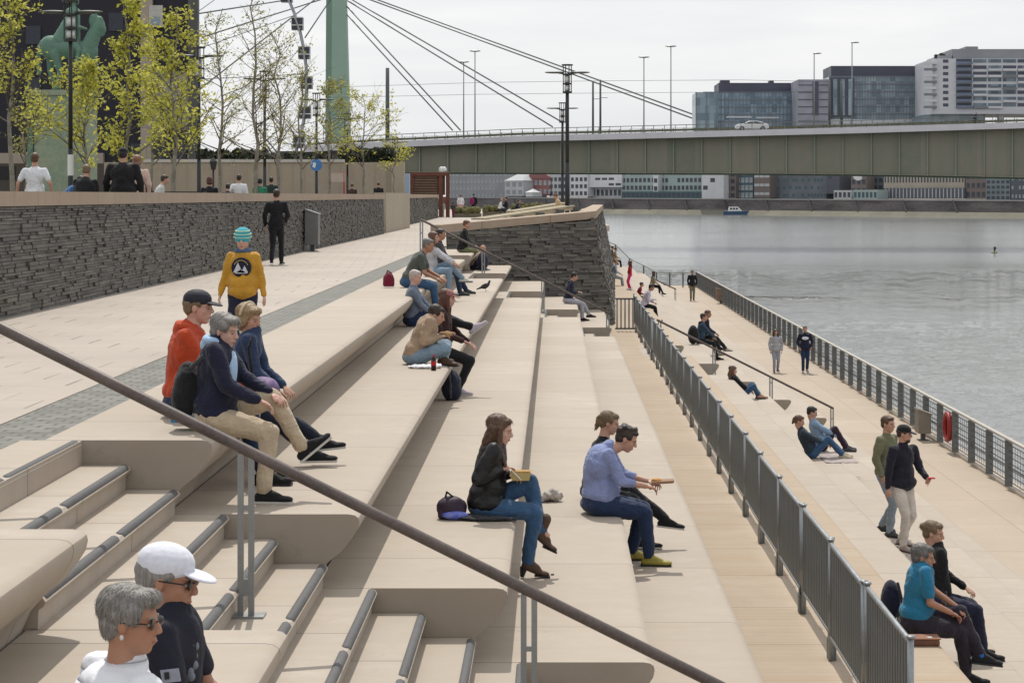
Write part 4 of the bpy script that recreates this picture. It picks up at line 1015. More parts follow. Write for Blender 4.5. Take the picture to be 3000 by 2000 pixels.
Yb=F*6.53/(697-449); bin_(1656,Yb,-4.9,'brownish litter bin standing far along the river fence',w=.3,h=.9,dep=.25,m=mat('bin_brown',(.25,.17,.12),.6,0,.15))
# lifebuoy on the fence (seen edge-on in its red housing)
Yl=F*6.53/(1040-449)
t_=thing('lifebuoy','red lifebuoy hanging on the river fence right of the taupe litter bin','lifebuoy',(9.98,Yl,-4.28)); Mrd=mat('lifebuoy_red',(.30,.022,.02),.5,0,.12,4,.1)
b=MB(); n=28
for i in range(n):
    a0=2*math.pi*i/n; a1=2*math.pi*(i+1)/n; b.cap((0,.33*math.cos(a0),.33*math.sin(a0)+.05),(0,.33*math.cos(a1),.33*math.sin(a1)+.05),.062,.062,10,1)
b.build('ring',Mrd,t_,True)
b=MB(); b.box(.03,.07,-.30,.30,-.26,.36); b.build('backboard',Mrd,t_)

# ================================================================ trees
def leafmat(name,c1,c2):
    m=bpy.data.materials.new(name); m.use_nodes=True; t=NT(m); p=t.n['Principled BSDF']; out=t.n['Material Output']
    g=t.new('ShaderNodeNewGeometry'); n=t.ramp(t.noise(1.1,3,.5,t.obj()),.35,.65)
    c=t.mix(g.outputs['Random Per Island'],c1,c2); c=t.mix(t.math('MULTIPLY',n,.35),c,tuple(x*.6 for x in c1)); t.put(p.inputs['Base Color'],c); p.inputs['Roughness'].default_value=.6
    tr=t.new('ShaderNodeBsdfTranslucent'); t.put(tr.inputs[0],c); mx=t.new('ShaderNodeMixShader'); mx.inputs[0].default_value=.4
    t.l.new(p.outputs[0],mx.inputs[1]); t.l.new(tr.outputs[0],mx.inputs[2]); t.l.new(mx.outputs[0],out.inputs[0]); return m
ML1=leafmat('spring_leaf',(.34,.35,.05),(.78,.74,.14)); ML2=leafmat('spring_leaf_olive',(.24,.24,.06),(.56,.54,.18)); 
M_bark=mat('young_plane_bark',(.27,.25,.20),.85,0,.35,5,.4,25,.01,col2=(.14,.125,.10)); M_twig=mat('twig_bark',(.13,.11,.085),.85,0,.25,5,.2)
def tree(label,px,Y,ytop,ybot_crown,spread,nleaf,seed,lm=None,leaf=.11,name='young_tree',r=.085,shape=.0,branches=26,bias=0):
    rr=random.Random(seed); z0=.7; x0=XA(px,Y); H=ZA(ytop,Y)-z0; hb=ZA(ybot_crown,Y)-z0; sp=spread*Y/F
    t_=thing(name,label,'tree',(x0,Y,z0),group='young plane trees in the park')
    tr=MB(); pts=[Vector((0,0,0))]; nseg=9
    for i in range(1,nseg+1):
        z=H*i/nseg; pts.append(Vector((rr.gauss(0,.03)*i*.5,rr.gauss(0,.03)*i*.5,z)))
    rad=lambda z: r*(1-.86*(z/H)**.8)
    for a,c in zip(pts[:-1],pts[1:]): tr.cap(a,c,rad(a.z),rad(c.z),8,1)
    def onaxis(z):
        k=min(nseg-1,int(z/H*nseg)); f=z/H*nseg-k; return pts[k].lerp(pts[k+1],f)
    tips=[]; lb=MB()
    for i in range(branches):
        t=(i+rr.random())/branches; z=hb+(H-hb)*.92*t; p=onaxis(z)
        az=rr.uniform(0,2*math.pi); up=R(rr.uniform(18,58)); Lb=sp*1.28*(1-.66*t**(1.2+shape))*rr.uniform(.55,1.2)
        dr=Vector((math.cos(az)*math.cos(up)+bias,math.sin(az)*math.cos(up),math.sin(up))); q=p; rb=max(.012,rad(z)*.5); n=5
        for k in range(n):
            dr=(dr+Vector((rr.gauss(0,.12),rr.gauss(0,.12),rr.gauss(0,.08)+.04))).normalized(); q2=q+dr*Lb/n; r0=rb*(1-k/n*.8); r1=rb*(1-(k+1)/n*.8)
            lb.cap(q,q2,r0,r1,5,0)
            if k>=1:
                for _ in range(rr.choice((1,2,2))):
                    d2=(dr+Vector((rr.gauss(0,.7),rr.gauss(0,.7),rr.gauss(0,.45)+.1))).normalized(); L2=Lb*.36*rr.uniform(.5,1.4); q3=q2+d2*L2
                    lb.cap(q2,q3,.010,.005,4,0); tips.append((q2,q3))
                    if rr.random()<.6:
                        d3=(d2+Vector((rr.gauss(0,.6),rr.gauss(0,.6),rr.gauss(0,.4)))).normalized(); q4=q3+d3*L2*.6; lb.cap(q3,q4,.006,.004,3,0); tips.append((q3,q4))
            q=q2
        tips.append((q-dr*Lb*.2,q))
    tr.build('trunk',M_bark,t_,True); lb.build('branches',M_twig,t_)
    cr=MB()
    w=[rr.random()**1.6+.02 for _ in tips]
    for _ in range(nleaf):
        a,c=rr.choices(tips,w)[0]; p=a.lerp(c,rr.random())+Vector((rr.gauss(0,.10),rr.gauss(0,.10),rr.gauss(0,.10)))
        s=leaf*rr.uniform(.5,1.25); u=Vector((rr.gauss(0,1),rr.gauss(0,1),rr.gauss(0,.6))).normalized(); v=u.cross(Vector((rr.gauss(0,1),rr.gauss(0,1),rr.gauss(0,1)))).normalized()
        n_=u.cross(v)*s*.25
        cr.add([p-u*s,p-v*s*.55+n_,p+u*s,p+v*s*.55+n_],[(0,1,2),(0,2,3)])
    cr.build('crown',lm or ML1,t_)
tree('young tree with scattered yellow green leaves at the far left',28,50,-60,300,88,1085,1,leaf=0.066,branches=30)
tree('leafy young tree hiding the legs of the green horse statue',200,62,150,395,100,1586,2,leaf=0.079,branches=24,shape=.5)
tree('bright yellow green young tree beside the beige stone strip',290,58,-40,390,72,1503,3,leaf=0.079,branches=30)
tree('dense yellow green young tree right of the beige stone strip',398,56,20,395,95,1753,4,leaf=0.073,branches=32,lm=ML1)
tree('thin trunked leafy tree standing close before the dark lamp post',350,75,90,390,70,1002,14,leaf=0.086,branches=22)
tree('half bare young tree with olive buds right of the stickered lamp',505,68,20,370,85,918,5,leaf=0.050,lm=ML2,branches=30)
tree('tallest nearly bare young tree in front of the ferris wheel cables',588,64,-45,395,85,810,6,leaf=0.046,lm=ML2,branches=32)
tree('bare wide forked tree left of the blue sign',640,72,75,395,120,1026,7,leaf=0.050,lm=ML2,branches=30)
tree('thin bare sapling between the blue sign and the forked tree',690,88,150,395,60,594,8,leaf=0.056,lm=ML2,branches=24)
tree('leafy young tree growing in front of the green pylon foot',755,92,175,385,62,960,9,leaf=0.079,lm=ML2,branches=28)
tree('small airy tree right of the pylon above the beige wall',835,108,215,392,85,918,10,leaf=0.079,lm=ML1,branches=26)
tree('low thin tree whose leaves touch the small distant lamp',905,125,318,400,45,378,11,leaf=0.086,lm=ML1,branches=14)
tree('slender leafy sapling behind the leftmost trunk',60,80,215,380,70,810,12,leaf=0.079,lm=ML2,branches=22)
# ================================================================ people
def V3(*a): return Vector(a)
def ik(a,c,l1,l2,pole):
    d=c-a; D=d.length
    if D>(l1+l2)*.998: c=a+d*((l1+l2)*.998/D); d=c-a; D=d.length
    if D<abs(l1-l2)+.02: D=abs(l1-l2)+.02
    x=(l1*l1-l2*l2+D*D)/(2*D); h=math.sqrt(max(0,l1*l1-x*x)); u=d.normalized(); p=pole-u*pole.dot(u)
    p=p.normalized() if p.length>1e-5 else u.orthogonal().normalized()
    return a+u*x+p*h, c
def skin(name,c):
    if name in _M: return _M[name]
    m,t,p=base(name,.5,0,.35); n=t.ramp(t.noise(9,4,.6,t.obj()),.3,.7); f=t.noise(140,2,.5,t.obj())
    t.put(p.inputs['Base Color'],t.mix(n,tuple(a*b for a,b in zip(c,(.92,.80,.76))),c)); p.inputs['Subsurface Weight'].default_value=.06; p.inputs['Subsurface Scale'].default_value=.02
    t.l.new(t.bump(f,.12,.002),p.inputs['Normal']); _M[name]=m; return m
SK=skin('skin_fair',(.50,.30,.22)); SKT=skin('skin_tanned',(.40,.215,.14)); SKP=skin('skin_pale_pink',(.56,.35,.28))
def hairm(name,c,c2=None):
    if name in _M: return _M[name]
    m,t,p=base(name,.5,0,.45); n=t.noise(1,4,.6,t.obj((130,130,10))); b=t.ramp(t.noise(14,3,.5,t.obj()),.3,.7)
    k=t.ramp(n,.3,.7); cc=t.mix(k,tuple(x*.55 for x in c),tuple(min(1,x*1.25) for x in c)); cc=t.mix(t.math('MULTIPLY',b,.4),cc,c2 or tuple(x*.6 for x in c))
    t.put(p.inputs['Base Color'],cc); t.l.new(t.bump(n,.6,.006),p.inputs['Normal']); _M[name]=m; return m
HG=hairm('grey_hair',(.27,.25,.23),(.15,.14,.13)); HD=hairm('dark_brown_hair',(.045,.028,.02)); HB=hairm('brown_hair',(.12,.062,.035)); HBL=hairm('blond_hair',(.36,.25,.13)); HDB=hairm('dark_blond_hair',(.20,.135,.075)); HK=hairm('black_hair',(.018,.015,.014)); HR=hairm('auburn_hair',(.10,.035,.02)); HSG=hairm('salt_pepper_hair',(.17,.16,.15))
def axes(up,fwd):     # orthonormal frame: columns fwd,left,up
    u=up.normalized(); l=u.cross(fwd).normalized(); f=l.cross(u).normalized(); return Matrix((f,l,u)).transposed()
HPRIM=[((-.014,0,.036),(.098,.077,.087)),((.022,0,-.028),(.066,.062,.084)),((.050,0,-.088),(.030,.031,.024)),((.070,0,.026),(.022,.05,.013)),((.083,0,-.054),(.013,.025,.009)),((.078,0,-.066),(.014,.022,.009)),((.050,.036,-.018),(.03,.022,.03)),((.050,-.036,-.018),(.03,.022,.03)),((-.03,0,-.04),(.06,.06,.07))]
def strands(ho,hm,hc,hs,HM,n,w,ln):
    rr=random.Random(len(ho.data.vertices)); me=ho.data; vs=me.vertices; b=MB(); N=len(vs)
    cands=[v for v in vs if (HM.transposed()@(v.co-hc)).z>-.14*hs]
    for _ in range(n):
        v=rr.choice(cands); nrm=v.normal; p=v.co.copy()+nrm*.0015
        loc=HM.transposed()@(p-hc)
        d=HM@Vector((-.35 if loc.x<.02 else .45,loc.y*3,-1.0)); d=(d+Vector((rr.gauss(0,.22),rr.gauss(0,.22),rr.gauss(0,.12))))
        d=(d-nrm*d.dot(nrm)); 
        if d.length<.05: continue
        d.normalize(); L_=rr.uniform(.025,.055)*hs*ln; sd=d.cross(nrm).normalized()*w*.5; lift=rr.choice((.0,.0,.04,.10))
        p1=p+d*L_*.5+nrm*(lift*L_+.001)-nrm*L_*.10; p2=p+d*L_+nrm*(lift*2*L_)-nrm*L_*.34
        b.add([p-sd,p+sd,p1+sd,p1-sd,p2],[(0,1,2,3),(3,2,4)])
    b.build('hair_strands',hm,ho)
def person(label,X,Y,Z,hd=0,H=1.75,pose='sit',lean=5,hp=0,hy=0,sk=None,wR=None,wL=None,aR=None,aL=None,tR=None,tL=None,top=None,sleeve='long',bot=None,shoe=None,hair=('short',None),cap=None,q=1,floor=-.49,hood=None,collar=None,fat=1.0,skirt=False,coat=0,bare=False,glasses=False,boots=None,headpos=None,cat='person',pR=None,pL=None,short_trousers=False,shw=1.0,group=None,hd_tilt=0,hfwd=0,stride=.22,crv=0,sole=None,sock=None,cuff=False,nohands=False):
    """q: 2 close, 1 middle distance, 0 far. Local frame: x forward, y to the person's left, z up; origin on the seat or the ground."""
    k=H/1.75; sk=sk or SK; top=top or M_black; bot=bot or M_black; shoe=shoe or M_black
    t_=thing('person',label,'person',(X,Y,Z),R(hd),group); t_['pose']=pose
    vb={2:.0075,1:.013,0:.024}[q]; vc={2:.013,1:.018,0:.028}[q]
    a=R(lean)
    if pose=='sit': hip=V3(0,0,.105*k)
    elif pose=='floor': hip=V3(0,0,.10*k)
    else: hip=V3(0,0,.915*k)
    sp=V3(math.sin(a),0,math.cos(a)); ch=hip+sp*.30*k+V3(-crv,0,0); sh=hip+sp*.50*k; nk=hip+sp*.545*k
    hw=.185*k*shw; hipw=.088*k
    if headpos is not None: hc=headpos
    else:
        ha=a+R(hp)*.5; hc=nk+V3(math.sin(ha)*.14+.02+hfwd,0,math.cos(ha)*.155)*k
    fw=V3(1,0,0); fw.rotate(Matrix.Rotation(R(hp),3,'Y')); fw.rotate(Matrix.Rotation(R(hy),3,'Z'))
    lf=V3(0,1,0); lf.rotate(Matrix.Rotation(R(hy),3,'Z')); upv=fw.cross(lf)
    HM=Matrix((fw,lf,upv)).transposed(); hs=k if H>1.5 else k*(1.0+1.0*(1.5-H)); 
    hP=lambda p: hc+HM@(V3(*p)*hs)
    TM=axes(sp,V3(1,0,0))
    shR=sh+V3(0,-hw,0); shL=sh+V3(0,hw,0)
    la1,la2=.29*k,.255*k; lt,ls=.435*k,.425*k
    dn=V3(0,0,-1)
    if pose in('stand','walk'):
        wR=wR or (shR+V3(.06,-.05,-.52*k)); wL=wL or (shL+V3(.04,.05,-.52*k))
        s_=stride*(1 if pose=='walk' else .15)
        aR=aR or V3(s_,-hipw*.95,.085*k); aL=aL or V3(-s_,hipw*.95,.085*k+(.04 if pose=='walk' else 0))
        kp=V3(1,0,0)
    else:
        wR=wR or V3(.36*k,-.10,.20*k); wL=wL or V3(.38*k,.10,.20*k)
        aR=aR or V3(.50*k,-.10,floor+.085*k); aL=aL or V3(.46*k,.12,floor+.085*k); kp=V3(.5,0,1)
    wR=V3(*wR); wL=V3(*wL); aR=V3(*aR); aL=V3(*aL)
    hR=hip+V3(0,-hipw,-.01); hL=hip+V3(0,hipw,-.01)
    eR,wR=ik(shR,wR,la1,la2,V3(-.6,-.45,-.5)); eL,wL=ik(shL,wL,la1,la2,V3(-.6,.45,-.5))
    kR,aR=ik(hR,aR,lt,ls,V3(*(pR or kp))); kL,aL=ik(hL,aL,lt,ls,V3(*(pL or kp)))
    # ---------------- body: one continuous skin surface
    b=MB()
    for c,r in HPRIM: b.ell(hP(c),[x*hs for x in r],HM)
    b.cap(hP((.088,0,.014)),hP((.104,0,-.020)),.009*hs,.0145*hs,8)
    for s in (-1,1): b.ell(hP((-.008,s*.077,-.004)),(.018*hs,.009*hs,.031*hs),HM,10,7); b.ell(hP((.102,s*.010,-.026)),(.012*hs,.009*hs,.009*hs),HM,8,5)
    b.cap(hP((-.025,0,-.07)),nk-sp*.05,.054*k,.066*k,12)
    b.ell(ch+sp*.05*k,(.088*k,.145*k,.17*k),TM); b.ell(hip+sp*.06,(.10*k,.15*k,.12*k),TM); b.cap(hip+sp*.05,ch,.12*k*.8,.12*k*.85)
    for S,E,Wr,Hp,Kn,An,s in ((shR,eR,wR,hR,kR,aR,-1),(shL,eL,wL,hL,kL,aL,1)):
        b.cap(nk-sp*.09,S-sp*.02,.042*k,.036*k); b.cap(S-sp*.02,E,.038*k,.034*k); b.cap(E,Wr,.037*k,.025*k); b.cap(Hp,Kn,.078*k,.05*k); b.cap(Kn,An,.052*k,.034*k); b.cap(An,An+V3(.05,0,-.03)*k,.034*k,.03*k)
        # hand
        d=(Wr-E).normalized(); d=(d+V3(.15,0,-.10 if pose!='walk' and pose!='stand' else 0)).normalized(); side=d.cross(V3(0,0,1)); side=side.normalized() if side.length>.2 else V3(1,0,0)
        if pose in('stand','walk'): side=V3(1,0,0)-d*d.x; side.normalize()
        nrm=side.cross(d); 
        if pose in('stand','walk'): nrm=V3(0,-s,0)
        elif nrm.z>0: nrm=-nrm      # palm normal points down
        HMx=Matrix((d,side,nrm)).transposed(); pc=Wr+d*.045*k
        b.ell(pc,(.048*k,.040*k,.017*k),HMx,12,7)
        fr_={2:.0088,1:.011,0:.014}[q]*k
        lens=(.072,.082,.076,.060)
        for i in range(4):
            o=(i-1.5)*.0205*k*(1.25 if q>0 else 1.3); r0=Wr+d*.080*k+side*o; cur=.45+.14*i; L=lens[i]*k
            r1=r0+(d*math.cos(cur*.6)+nrm*math.sin(cur*.6)+side*o*3)*L*.5; r2=r1+(d*math.cos(cur*1.8)+nrm*math.sin(cur*1.8)).normalized()*L*.5
            b.cap(r0,r1,fr_,fr_*.95,8,1); b.cap(r1,r2,fr_*.95,fr_*.8,8,1)
        ts=1 if side.dot(V3(0,-s,0))>0 else -1
        th0=Wr+d*.02*k-side*ts*(-1)*.026*k if False else Wr+d*.025*k+side*(-s if side.y>0 else s)*-.0+side*(.028*k*(1 if side.dot(V3(.3,-s,0))>0 else -1))
        sg=1 if side.dot(V3(.3,-s,0))>0 else -1
        th1=th0+(d*.75+side*sg*.55+nrm*.25).normalized()*.036*k; th2=th1+(d*.9+side*sg*.15+nrm*.35).normalized()*.03*k
        b.cap(th0,th1,fr_*1.2,fr_*1.1,8,1); b.cap(th1,th2,fr_*1.1,fr_*.9,8,1)
    body=remesh(b,'body',sk,t_,vb,{2:2,1:2,0:2}[q])
    # face details
    if q>=1:
        for s in (-1,1):
            e=MB(); e.ell(hP((.0755,s*.030,.003)),(.0085*hs,.011*hs,.0065*hs),HM,10,6); o=e.build('eye',mat('eye_white',(.36,.32,.29),.3,0,.02,3,0),t_,True)
            e=MB(); e.ell(hP((.0825,s*.030,.003)),(.0030*hs,.0058*hs,.0058*hs),HM,8,5); e.build('iris',M_black,o,True)
            e=MB(); e.cap(hP((.088,s*.016,.026)),hP((.078,s*.046,.028)),.0045*hs,.0035*hs,6,1); e.build('eyebrow',hair[1] or HD,t_,True)
        e=MB(); e.ell(hP((.0905,0,-.060)),(.006*hs,.021*hs,.0055*hs),HM,10,5); e.build('lips',mat('lip_tone',(.32,.13,.11),.5,0,.05,3,0),t_,True)
    # ---------------- top garment
    f=fat
    b=MB(); g=.016+coat*.01
    b.ell(ch+sp*.07*k,((.108*f+g)*k,(.160*f+g)*k,.20*k),TM); b.cap(hip+sp*.06,ch,(.105*f+g)*k,(.115*f+g)*k,12)
    b.ell(hip+sp*.08*k,((.125*f+g)*k,(.158*f+g)*k,(.12+coat*.06)*k),TM)
    b.ell((hip+ch)/2+V3(.025*f,0,0),((.115*f+g)*k,(.150*f+g)*k,.17*k),TM)
    if coat: b.ell(hip+V3(.02,0,.02),((.15+g)*k,(.18+g)*k,.12*k))
    for S,E,Wr,s in ((shR,eR,wR,-1),(shL,eL,wL,1)):
        b.cap(nk-sp*.085*k,S-sp*.022*k,(.052+g)*k,(.046+g)*k)
        if sleeve=='none': b.cap(S,S+(E-S)*.1,(.054+g)*k,(.052+g)*k); continue
        b.cap(S-sp*.015*k,E if sleeve!='short' else S+(E-S)*.72,(.047+g)*k,(.041+g*.9)*k)
        if sleeve=='long': b.cap(E,Wr-(Wr-E)*.06,(.042+g*.9)*k,(.030+g*.55)*k)
        if sleeve=='mid': b.cap(E,E+(Wr-E)*.40,(.042+g*.9)*k,(.036+g*.6)*k)
    if collar=='high': b.cap(nk-sp*.04,nk+sp*.022,.082*k,.070*k,14)
    elif collar!='none': b.cap(nk-sp*.05,nk+sp*.0,.085*k,.066*k,14)
    tn={'coat':'coat'}.get(collar,'top')
    o=remesh(b,'jacket' if (coat or sleeve=='long') else 'shirt',top,t_,vc,{2:3,1:2,0:2}[q],{2:.034,1:.028,0:0}[q])
    if hood is not None:
        b=MB()
        if hood[0]=='up': b.ell(hP((-.03,0,.03)),(.13*hs,.105*hs,.125*hs),HM); b.ell(hP((-.05,0,-.07)),(.09*hs,.085*hs,.08*hs),HM)
        else:
            for i in range(9):
                t=R(-120+30*i); u0=nk+V3(-.035-.045*math.cos(t),.095*math.sin(t),.012*math.cos(t)); 
                b.ell(u0*1.0,(.036*k,.036*k,.032*k))
            b.ell(nk+V3(-.085,0,-.035),(.045*k,.085*k,.06*k))
        remesh(b,'hood',hood[1],t_,vc,2,.008)
    if cuff:
        pass
    # ---------------- trousers
    b=MB(); g=.012
    b.ell(hip+sp*.02*k,((.128*f)*k,(.165*f)*k,.115*k),TM); b.ell(hip+V3(-.02,0,-.01),(.125*f*k,.165*f*k,.095*k))
    for Hp,Kn,An,s in ((hR,kR,aR,-1),(hL,kL,aL,1)):
        b.cap(Hp,Kn,(.088*f+g)*k,(.058*(1+(f-1)*.5)+g)*k,12); e=Kn+(An-Kn)*(.45 if short_trousers else .96); b.cap(Kn,e,(.056*(1+(f-1)*.5)+g)*k,(.042+g*1.2)*k,12)
    if skirt: b.cap(hip,(kR+kL)/2,.16*k,.16*k,12)
    remesh(b,'trousers',bot,t_,vc,{2:3,1:2,0:2}[q],{2:.028,1:.02,0:0}[q])
    # ---------------- shoes
    for An,Kn,tt,s in ((aR,kR,tR,-1),(aL,kL,tL,1)):
        fd=V3(*tt).normalized() if tt else V3(1,.12*s,0).normalized()
        sd=V3(0,0,1).cross(fd).normalized(); up=fd.cross(sd).normalized() if fd.cross(sd).z>=0 else -fd.cross(sd).normalized()
        SM=Matrix((fd,sd,up)).transposed(); P=lambda x,y,z: An+SM@(V3(x,y,z)*k)
        b=MB()
        if boots=='heel':
            b.cap(P(0,0,.02),P(-.005,0,-.02),.043*k,.042*k,10); b.cap(P(-.02,0,-.03),P(.09,0,-.075),.036*k,.034*k,10); b.ell(P(.135,0,-.092),(.055*k,.038*k,.022*k),SM@Matrix.Rotation(R(8),3,'Y')); b.cap(P(.01,0,.0),P(.085,0,-.05),.036*k,.028*k,10)
        else: b.cap(P(0,0,.015),P(-.01,0,-.04),.043*k,.040*k,10); b.cap(P(-.045,0,-.048),P(.10,0,-.052),.037*k,.038*k,10); b.ell(P(.15,0,-.056),(.072*k,.044*k,.027*k),SM); b.cap(P(.02,0,-.01),P(.12,0,-.045),.038*k,.028*k,10)
        if boots: b.cap(P(0,0,-.02),P(.0,0,.11),.044*k,.052*k,10)
        sh_=remesh(b,'shoe',shoe,t_,{2:.010,1:.012,0:.02}[q],2)
        b=MB()
        if boots=='heel': b.cyl(P(-.045,0,-.125),P(-.03,0,-.04),.017*k,.034*k,8); b.obox(P(.125,0,-.113),SM@V3(.066*k,0,-.004),SM@V3(0,.034*k,0),SM@V3(0,0,.006*k))
        else:
            b.obox(P(.065,0,-.079),SM@V3(.145*k,0,0),SM@V3(0,.038*k,0),SM@V3(0,0,.0085*k))
        b.build('sole',sole or M_black,sh_)
        if sock:
            b=MB(); b.cap(P(0,0,.0),An+(Kn-An)*.18,.046*k,.05*k,10); b.build('sock',sock,t_,True)
    # ---------------- hair and headwear
    st,hm=hair; hm=hm or HD; vh={2:.008,1:.012,0:.02}[q]
    if st!='none':
        b=MB()
        if st=='bald': b.ell(hP((-.055,0,-.005)),(.055*hs,.078*hs,.055*hs),HM)
        else:
            b.ell(hP((-.030,0,.048 if not cap else .03)),(.100*hs,.085*hs,.086*hs if not cap else .07*hs),HM); b.ell(hP((-.055,0,.0)),(.062*hs,.078*hs,.07*hs),HM); 
            if not cap: b.ell(hP((.022,0,.088)),(.062*hs,.062*hs,.032*hs),HM)
            for s in (-1,1): b.ell(hP((-.005,s*.058,.045)),(.05*hs,.026*hs,.045*hs),HM)
        if st in('bob','full'):
            b.ell(hP((-.035,0,.055)),(.115*hs,.098*hs,.09*hs),HM); b.ell(hP((-.055,0,-.025)),(.075*hs,.092*hs,.085*hs),HM); b.ell(hP((.035,.0,.085)),(.065*hs,.075*hs,.038*hs),HM)
            for s in (-1,1): b.ell(hP((-.02,s*.074,.0)),(.055*hs,.024*hs,.065*hs),HM)
        if st=='long':
            b.ell(hP((-.035,0,.055)),(.11*hs,.093*hs,.086*hs),HM)
            for s in (-1,0,1):
                b.cap(hP((-.05,s*.06,.01)),hP((-.07,s*.055,-.12)),.055*hs,.06*hs,8); b.cap(hP((-.07,s*.055,-.12)),nk+V3(-.09,s*.06,-.10)*k,.055*hs,.045*hs,8); b.cap(nk+V3(-.09,s*.06,-.10)*k,nk+V3(-.10,s*.05,-.24)*k,.042*hs,.018*hs,8)
            for s in (-1,1): b.cap(hP((.01,s*.074,.03)),hP((.025,s*.078,-.09)),.026*hs,.028*hs,8); b.cap(hP((.025,s*.078,-.09)),nk+V3(.06,s*.09,-.12)*k,.028*hs,.02*hs,8); b.cap(nk+V3(.06,s*.09,-.12)*k,nk+V3(.09,s*.085,-.22)*k,.02*hs,.010*hs,8)
        if st=='crop':
            b.ell(hP((-.033,0,.050)),(.106*hs,.090*hs,.089*hs),HM); b.ell(hP((-.060,0,-.008)),(.060*hs,.077*hs,.066*hs),HM); b.ell(hP((.040,0,.092)),(.062*hs,.072*hs,.034*hs),HM)
            for s in (-1,1): b.ell(hP((.005,s*.066,.045)),(.055*hs,.026*hs,.042*hs),HM)
        if st=='pony': b.ell(hP((-.11,0,.03)),(.04*hs,.032*hs,.035*hs),HM); b.cap(hP((-.12,0,.02)),hP((-.125,0,-.08)),.034*hs,.02*hs,8)
        if st=='bun': b.ell(hP((-.115,0,.05)),(.040*hs,.040*hs,.036*hs),HM)
        if st=='wavy': 
            rr=random.Random(3)
            for _ in range(34): b.ell(hP((rr.uniform(-.105,.04),rr.uniform(-.075,.075),rr.uniform(.02,.118))),(.024*hs,)*3)
        ho=remesh(b,'hair',hm,t_,vh,2,{2:.010,1:.008,0:0}[q],TEXF)
        if q==2 and not (cap and st=='short'): strands(ho,hm,hc,hs,HM,2600 if Y<9 else 900,.0016 if Y<9 else .0030,1.0 if st!='wavy' else .5)
    if cap:
        kind,cm=cap[:2]
        b=MB()
        if kind=='beanie': b.ell(hP((-.016,0,.055)),(.108*hs,.092*hs,.085*hs),HM); b.cap(hP((-.03,0,.02)),hP((.015,0,.03)),.088*hs,.088*hs)
        else: b.ell(hP((-.018,0,.062)),(.108*hs,.089*hs,.074*hs),HM); b.ell(hP((-.018,0,.045)),(.107*hs,.087*hs,.035*hs),HM)
        c_=remesh(b,'beanie' if kind=='beanie' else 'cap',cm,t_,vh,2)
        if kind=='cap' and not (len(cap)>2 and cap[2]=='back'):
            b=MB(); b.ell(hP((.105,0,.040)),(.072*hs,.066*hs,.010*hs),HM@Matrix.Rotation(R(10),3,'Y')); b.build('visor',cm,c_,True)
        if kind=='hat': b=MB(); b.ell(hP((-.01,0,.045)),(.17*hs,.15*hs,.010*hs),HM); b.build('brim',cm,c_,True)
        if kind=='beanie' and len(cap)>2:
            for j,zz in enumerate((.03,.065,.1)):
                b=MB(); rx=(.109,.106,.088)[j]
                for i in range(20):
                    a0=2*math.pi*i/20; a1=2*math.pi*(i+1)/20; b.cap(hP((-.012+rx*math.cos(a0),rx*.87*math.sin(a0),zz)),hP((-.012+rx*math.cos(a1),rx*.87*math.sin(a1),zz)),.006*hs,.006*hs,6,0)
                b.build('stripe',cap[2],c_)
    if glasses:
        g_=MB()
        for s in (-1,1): g_.ell(hP((.088,s*.033,.006)),(.007*hs,.028*hs,.020*hs),HM@Matrix.Rotation(R(-18*s),3,'Z'),12,7)
        go=g_.build('sunglasses',mat('sunglass_dark',(.012,.01,.01),.15,0,.02,3,0,spec=.8),t_,True)
        g_=MB()
        for s in (-1,1): g_.cap(hP((.078,s*.062,.012)),hP((-.01,s*.083,.012)),.003*hs,.003*hs,6,1)
        g_.cap(hP((.096,-.012,.012)),hP((.096,.012,.012)),.003*hs,.003*hs,6,1); g_.build('temple_arms',M_black,go)
    info=dict(t=t_,hP=hP,HM=HM,nk=nk,sh=sh,hip=hip,ch=ch,sp=sp,TM=TM,wR=wR,wL=wL,kR=kR,kL=kL,eR=eR,eL=eL,shR=shR,shL=shL,k=k,hs=hs,aR=aR,aL=aL)
    info['w']=lambda p: Matrix.Translation((X,Y,Z))@Matrix.Rotation(R(hd),4,'Z')@V3(*p)
    return info
def L(px,py,rx,Y,Z,l=0):     # photo point at a seated person's plane -> local (forward, left, up)
    return ((px-rx)*Y/F, l, ZA(py,Y)-Z)
def FL(px,rx,Y,lev,l,ank=.086): return ((px-rx)*Y/F,l,-RS*lev+ank)
C={}
def cl(n,c,**k): return cloth(n,c,**k)
